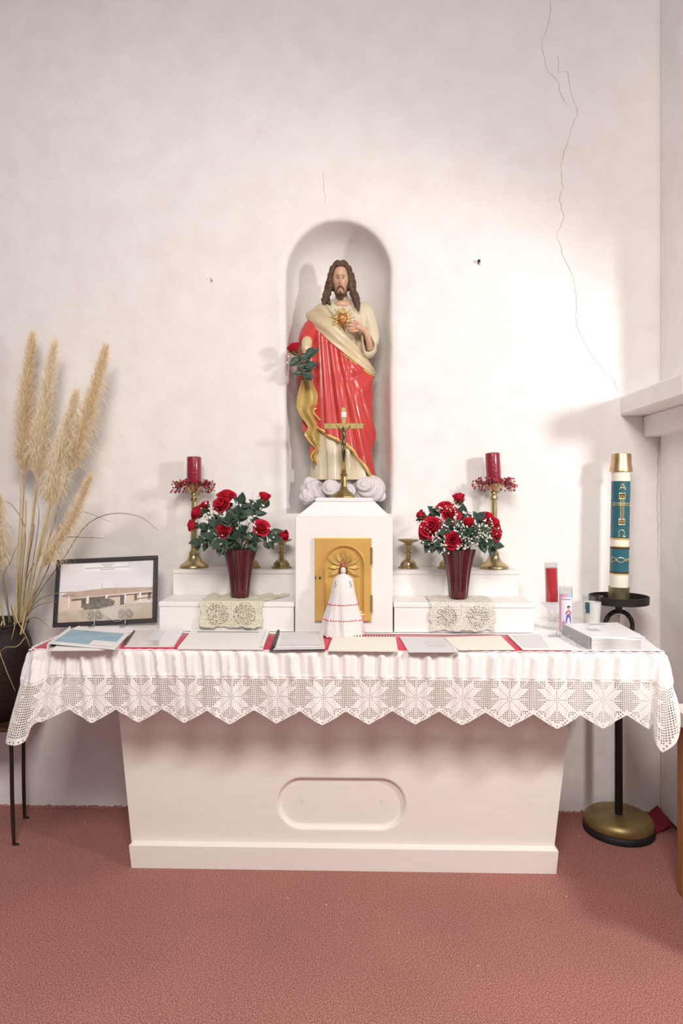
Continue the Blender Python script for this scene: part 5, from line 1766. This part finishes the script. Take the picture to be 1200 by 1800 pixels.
# ================================================================ PAMPAS GRASS IN ITS POT, ON A SMALL STAND
YPm = -.20
pu = (YPm - CAM.y) / F
POT = mat('dark_wood_pot', (.026, .013, .010), .45, var=.5, vscale=50, bump=.6, bscale=180)
zs_top = P(0, 1262, YPm).z
pot_c = P(-12, 1200, YPm)
pot = thing('plant_pot', 'dark brown rounded pot holding dried pampas grass on the small stand', 'pot', (pot_c.x, YPm, zs_top + .0005))
def zpt(py): return P(-12, py, YPm).z - zs_top
prof = [(.001, 0), (40 * pu, 0), (46 * pu, 6 * pu), (58 * pu, zpt(1215)), (65 * pu, zpt(1175)), (66 * pu, zpt(1150)), (62 * pu, zpt(1128)), (56 * pu, zpt(1113)), (54.5 * pu, zpt(1106)), (58 * pu, zpt(1097)), (57 * pu, zpt(1093)), (53 * pu, zpt(1097)), (50 * pu, zpt(1110)), (.001, zpt(1114))]
MB().lathe(prof, 56, rfun=lambda a, z: 1 + .012 * math.sin(9 * a + z * 30)).build('pot_body', POT, pot)
rim_ = [(57 * pu, zpt(1099)), (59.5 * pu, zpt(1096)), (58 * pu, zpt(1092)), (54.5 * pu, zpt(1095))]
MB().lathe(rim_, 56, cap=False).build('pot_rim', POT, pot)
# stand
WOOD_D = mat('dark_stand_wood', (.085, .035, .020), .4, var=.5, vscale=14, stretch=(1, 6, 6))
RUST = mat('rusty_iron_leg', (.045, .025, .017), .55, .4, var=.4, vscale=60)
sx1 = P(37, 1270, -.07).x
stn = thing('plant_stand', 'small dark wooden stand with thin iron legs under the plant pot', 'plant stand', (pot_c.x, YPm, 0))
def loc_(v): return Vector((v.x - pot_c.x, v.y - YPm, v.z))
zb1 = P(10, 1286, -.33).z
MB().box(tuple(loc_(Vector((pot_c.x - .22, -.345, zb1)))), tuple(loc_(Vector((P(24, 1270, -.345).x, -.045, zs_top)))), .006).build('stand_top', WOOD_D, stn, sm=False)
def leg(px0, py0, px1, py1, Y0, mirror=False):
    top = P(px0, py0, Y0); ft = on(px1, py1, .006); 
    a, b_ = loc_(top), loc_(ft)
    if mirror: a.x = -.44 - a.x * 0 + (.19 - 0) * 0 - .0; 
    return a, b_
for (p0, p1, Y0) in (((17, 1284), (24.5, 1484), -.325), ((39, 1284), (43, 1437), -.075)):
    top = P(*p0, Y0); top.z = zb1 + .01; ft = on(p1[0], p1[1], .004)
    a, b_ = loc_(top), loc_(ft)
    for sgn in (0, 1):
        aa, bb_ = a.copy(), b_.copy()
        if sgn: 
            aa.x = -aa.x - .06; bb_.x = -bb_.x - .06
        lg = MB(); lg.tube(catmull([aa, aa.lerp(bb_, .18) + Vector((.004, 0, 0)), aa.lerp(bb_, .6), bb_], 12), [.0085] * 10 + [.0075, .006], 8)
        lo_ = lg.build('leg', RUST, stn)
        ftb = MB(); ftb.tube([bb_ + Vector((-.004, 0, .002)), bb_ + Vector((.022, -.003, .0015))], [.007, .004], 6); 
        f_ = mesh_obj('foot', ftb.v, ftb.f, RUST, lo_)
PLUME = mat('straw_plume', (.90, .76, .52), .85, sheen=.3, col2=(.82, .66, .41), vscale=20)
PLUME2 = mat('pale_straw_plume', (.93, .83, .62), .85, sheen=.3, col2=(.88, .74, .51), vscale=20)
STALK = mat('straw_stalk', (.66, .54, .31), .6, col2=(.48, .38, .2), vscale=25)
rp = random.Random(5)
def plume(pb_, pt_, hw, Y0, Y1, lab, m=PLUME, root=(28, 1096), n=4200, bow=0.0):
    b = P(*pb_, Y0); tip = P(*pt_, Y1); rt = P(*root, YPm + rp.uniform(-.06, .04)); rt.z = zs_top + zpt(1112)
    t = thing('pampas_plume', lab, 'dried grass', (pot_c.x, YPm, zs_top + zpt(1113)), 'dried pampas plumes in the dark pot')
    o0 = Vector(t.location)
    ax = catmull([rt - o0, b - o0 + Vector((0, 0, 0)), b.lerp(tip, .5) - o0 + Vector((bow, 0, 0)), tip - o0], 40)
    # stalk
    MB().tube(ax[:20], [.0048 - .0001 * i for i in range(20)], 8).build('stalk', STALK, t)
    axis = catmull([b - o0, b.lerp(tip, .5) - o0 + Vector((bow, 0, 0)), tip - o0], 30)
    MB().tube(axis, [.003 * (1 - i / 31) + .0004 for i in range(30)], 5).build('plume_axis', STALK, t)
    L = (tip - b).length; hw_m = hw * pu
    vs, fs = [], []
    for i in range(n):
        u = rp.random() ** .9 * .93
        k = int(u * 29); p = axis[k].lerp(axis[min(k + 1, 29)], u * 29 - k)
        dirv = (axis[min(k + 2, 29)] - axis[max(k - 1, 0)]).normalized()
        a = rp.uniform(0, 2 * math.pi)
        s1 = dirv.cross(Vector((0, 1, 0))).normalized(); s2 = dirv.cross(s1)
        side_ = s1 * math.cos(a) + s2 * math.sin(a)
        env = smooth(-.12, .16, u) * (1 - u) ** .55
        rad = hw_m * env * rp.uniform(.2, 1.3) * 2.15
        ln = L * rp.uniform(.10, .27) * (1 - .45 * u)
        p1 = p + dirv * ln * .5 + side_ * rad * .62
        p2 = p + dirv * ln * rp.uniform(.75, 1.05) + side_ * rad + Vector((0, 0, -rad * rp.uniform(.1, 1.3)))
        if p2.y + o0.y > -.008: p2.y = -.008 - o0.y
        if p1.y + o0.y > -.006: p1.y = -.006 - o0.y
        wv = Vector((rp.uniform(-1, 1), rp.uniform(-1, 1), rp.uniform(-.3, .3))).normalized() * .0006
        q = len(vs)
        vs += [p - wv, p + wv, p1 - wv, p1 + wv, p2]
        fs += [(q, q + 1, q + 3, q + 2), (q + 2, q + 3, q + 4)]
    o = mesh_obj('plume_hairs', vs, fs, m, t, False); o['kind'] = 'stuff'
plume((43, 838), (57, 590), 15, -.16, -.12, 'tall upright straw-coloured pampas plume rising beside the wall shadow', PLUME, (30, 1094), bow=-.015)
plume((66, 850), (96, 605), 15, -.20, -.18, 'tall pale pampas plume standing next to the upright one', PLUME2, (34, 1094), 4200, bow=-.01)
plume((119, 835), (186, 612), 15, -.20, -.20, 'long slender pampas plume leaning furthest toward the niche', PLUME, (40, 1094), 4200, bow=.01)
plume((86, 895), (134, 690), 16, -.24, -.24, 'broad pampas plume with a thick dark stalk below the slender leaning one', PLUME2, (36, 1096), 4200)
plume((74, 1000), (158, 838), 13, -.26, -.26, 'short curled pampas plume hanging low above the framed picture', PLUME, (38, 1098), 2600, bow=.02)
plume((-6, 1010), (-2, 872), 17, -.24, -.26, 'low pampas plume on the side away from the altar', PLUME, (10, 1098), 2200)
# bare stalks and dry leaf blades
BLADE = mat('dry_leaf_blade', (.38, .31, .19), .7, col2=(.24, .18, .10), vscale=30)
def blade(pts, Ys, lab, wd=.0035, m=BLADE, grp='dry blades in the dark pot'):
    q = [P(x, y, Y) for (x, y), Y in zip(pts, Ys)]
    q[0].z = max(q[0].z, zs_top + zpt(1112))
    q = catmull(q, 22); rows = []
    t0 = q[0].copy()
    for i, p in enumerate(q):
        s = wd * (1 - (i / 21) ** 1.5 * .85)
        dv = (q[min(i + 1, 21)] - q[max(i - 1, 0)]).normalized()
        n = dv.cross(Vector((0, 1, 0)));
        if n.length < .01: n = Vector((1, 0, 0))
        n.normalize()
        rows.append([p - n * s - t0, p + Vector((0, -s * .5, 0)) - t0, p + n * s - t0])
    o = MB().grid(rows).build('pampas_frond', m, None, True, .0008)
    o.location = t0; tag(o, lab, 'dried grass', grp)
LB = 'thin dry grass blade arching out of the dark pot'
blade([(36, 1098), (70, 1040), (110, 985), (150, 925), (195, 903), (245, 908), (277, 932)], [-.2, -.2, -.2, -.2, -.2, -.2, -.2], LB, .0028)
blade([(34, 1098), (80, 1010), (105, 950), (150, 945), (182, 946)], [-.2, -.22, -.23, -.24, -.24], LB, .003)
blade([(38, 1098), (62, 1060), (90, 1045), (130, 1040)], [-.2, -.24, -.25, -.25], LB, .0028)
blade([(38, 1098), (58, 1070), (80, 1060), (100, 1058)], [-.22, -.26, -.26, -.26], LB, .0026)
blade([(40, 1098), (60, 1085), (75, 1092), (86, 1103)], [-.22, -.28, -.30, -.30], LB, .0022)
blade([(30, 1098), (50, 1010), (85, 960), (130, 900), (195, 918)], [-.2, -.2, -.18, -.16, -.15], LB, .0022)
blade([(20, 1098), (6, 1020), (20, 985), (30, 960)], [-.2, -.26, -.27, -.27], LB, .003)
blade([(16, 1098), (12, 1040), (0, 1000), (-12, 985)], [-.2, -.26, -.27, -.27], LB, .003)
blade([(32, 1098), (40, 1000), (44, 930), (18, 885), (-6, 884)], [-.2, -.2, -.2, -.18, -.17], LB, .0022)
blade([(40, 1098), (50, 1040), (68, 920), (66, 880)], [-.2, -.26, -.27, -.27], LB, .0028)
blade([(34, 1098), (44, 1020), (60, 930), (56, 925)], [-.2, -.2, -.2, -.2], LB, .0028)
LS = 'broken bare straw stalk standing among the pampas plumes'
for pts, Ys in (([(28, 1098), (30, 1000), (36, 900), (37, 826)], (-.22, -.24, -.25, -.25)), ([(34, 1098), (44, 1010), (56, 920), (62, 852)], (-.2, -.23, -.25, -.25)), ([(32, 1098), (52, 1030), (78, 950), (90, 885)], (-.2, -.25, -.27, -.27)),
                ([(36, 1098), (56, 1020), (74, 940), (88, 884)], (-.2, -.28, -.29, -.29)), ([(24, 1098), (34, 1010), (44, 930), (46, 880)], (-.18, -.2, -.2, -.2)), ([(38, 1098), (60, 1040), (84, 960), (98, 900)], (-.2, -.22, -.22, -.22))):
    q = [P(x, y, Y) for (x, y), Y in zip(pts, Ys)]; q[0].z = zs_top + zpt(1112)
    t0 = q[0].copy(); q = catmull([p - t0 for p in q], 12)
    o = MB().tube(q, [.0052 - .0002 * i for i in range(12)], 7).build('dried_straw', STALK); o.location = t0
    tag(o, LS, 'dried grass', 'bare stalks in the dark pot')
# loose wisps bent over the rim of the pot
LW = 'pale dry wisp bent down over the rim of the dark pot'
blade([(26, 1094), (20, 1062), (30, 1090), (44, 1115), (53, 1137)], [-.24, -.3, -.345, -.36, -.36], LW, .003, STALK, 'wisps over the pot rim')
blade([(28, 1096), (27, 1090), (25, 1105), (20, 1125)], [-.24, -.3, -.345, -.35], LW, .0022, STALK, 'wisps over the pot rim')
blade([(4, 1092), (-4, 1130), (10, 1175), (27, 1215)], [-.28, -.35, -.365, -.37], LW, .0026, STALK, 'wisps over the pot rim')
blade([(44, 1137), (30, 1136), (10, 1138), (-4, 1150)], [-.30, -.345, -.36, -.36], LW, .0014, STALK, 'wisps over the pot rim')

# ================================================================ SIDE TABLE AT THE RIGHT EDGE
TW = mat('honey_oak', (.40, .19, .075), .45, col2=(.28, .12, .045), vscale=9, stretch=(8, 8, .8))
PINKC = mat('pale_pink_cloth', (.82, .68, .64), .9, bump=.1, bscale=200)
bx = on(1189, 1566, 0)
tt = thing('side_table', 'honey oak side table under a pale cloth at the pier', 'table', (bx.x, bx.y, 0))
zt2 = P(1195, 1262, bx.y).z
Wt, Dt = .62, .52
for (x, y) in ((0, 0), (Wt - .05, 0), (0, -Dt + .05), (Wt - .05, -Dt + .05)):
    MB().box((x, y - .05, 0), (x + .05, y, zt2 - .005), .004).build('leg', TW, tt, sm=False)
MB().box((.006, -Dt + .02, .06), (.024, -.02, zt2 - .01), .003).build('side_panel', TW, tt, sm=False)
MB().box((.03, -.044, .06), (Wt - .03, -.026, zt2 - .01), .003).build('back_panel', TW, tt, sm=False)
MB().box((-.008, -Dt - .01, zt2 - .005), (Wt + .01, .008, zt2 + .016), .004).build('table_top', TW, tt, sm=False)
zc2 = P(1195, 1225, bx.y).z
cb_ = MB()
x0, x1, y0, y1 = -.022, Wt + .02, -Dt - .02, .016
def rr2(e, z): return [(x0 - e, y0 - e, z), (x1 + e, y0 - e, z), (x1 + e, y1 + e * .3, z), (x0 - e, y1 + e * .3, z)]
cb_.grid([rr2(.004, zt2 - .003), rr2(.002, zt2 + .02), rr2(0, zt2 + .045), rr2(-.02, zt2 + .05)], True)
cb_.f.append(tuple(range(12, 16))); cb_.m.append(0)
o = cb_.build('table_cover', PINKC, None, sm=False)
o.location = (bx.x, bx.y, 0)
tag(o, 'pale pink cloth covering the oak side table by the pier', 'cloth')
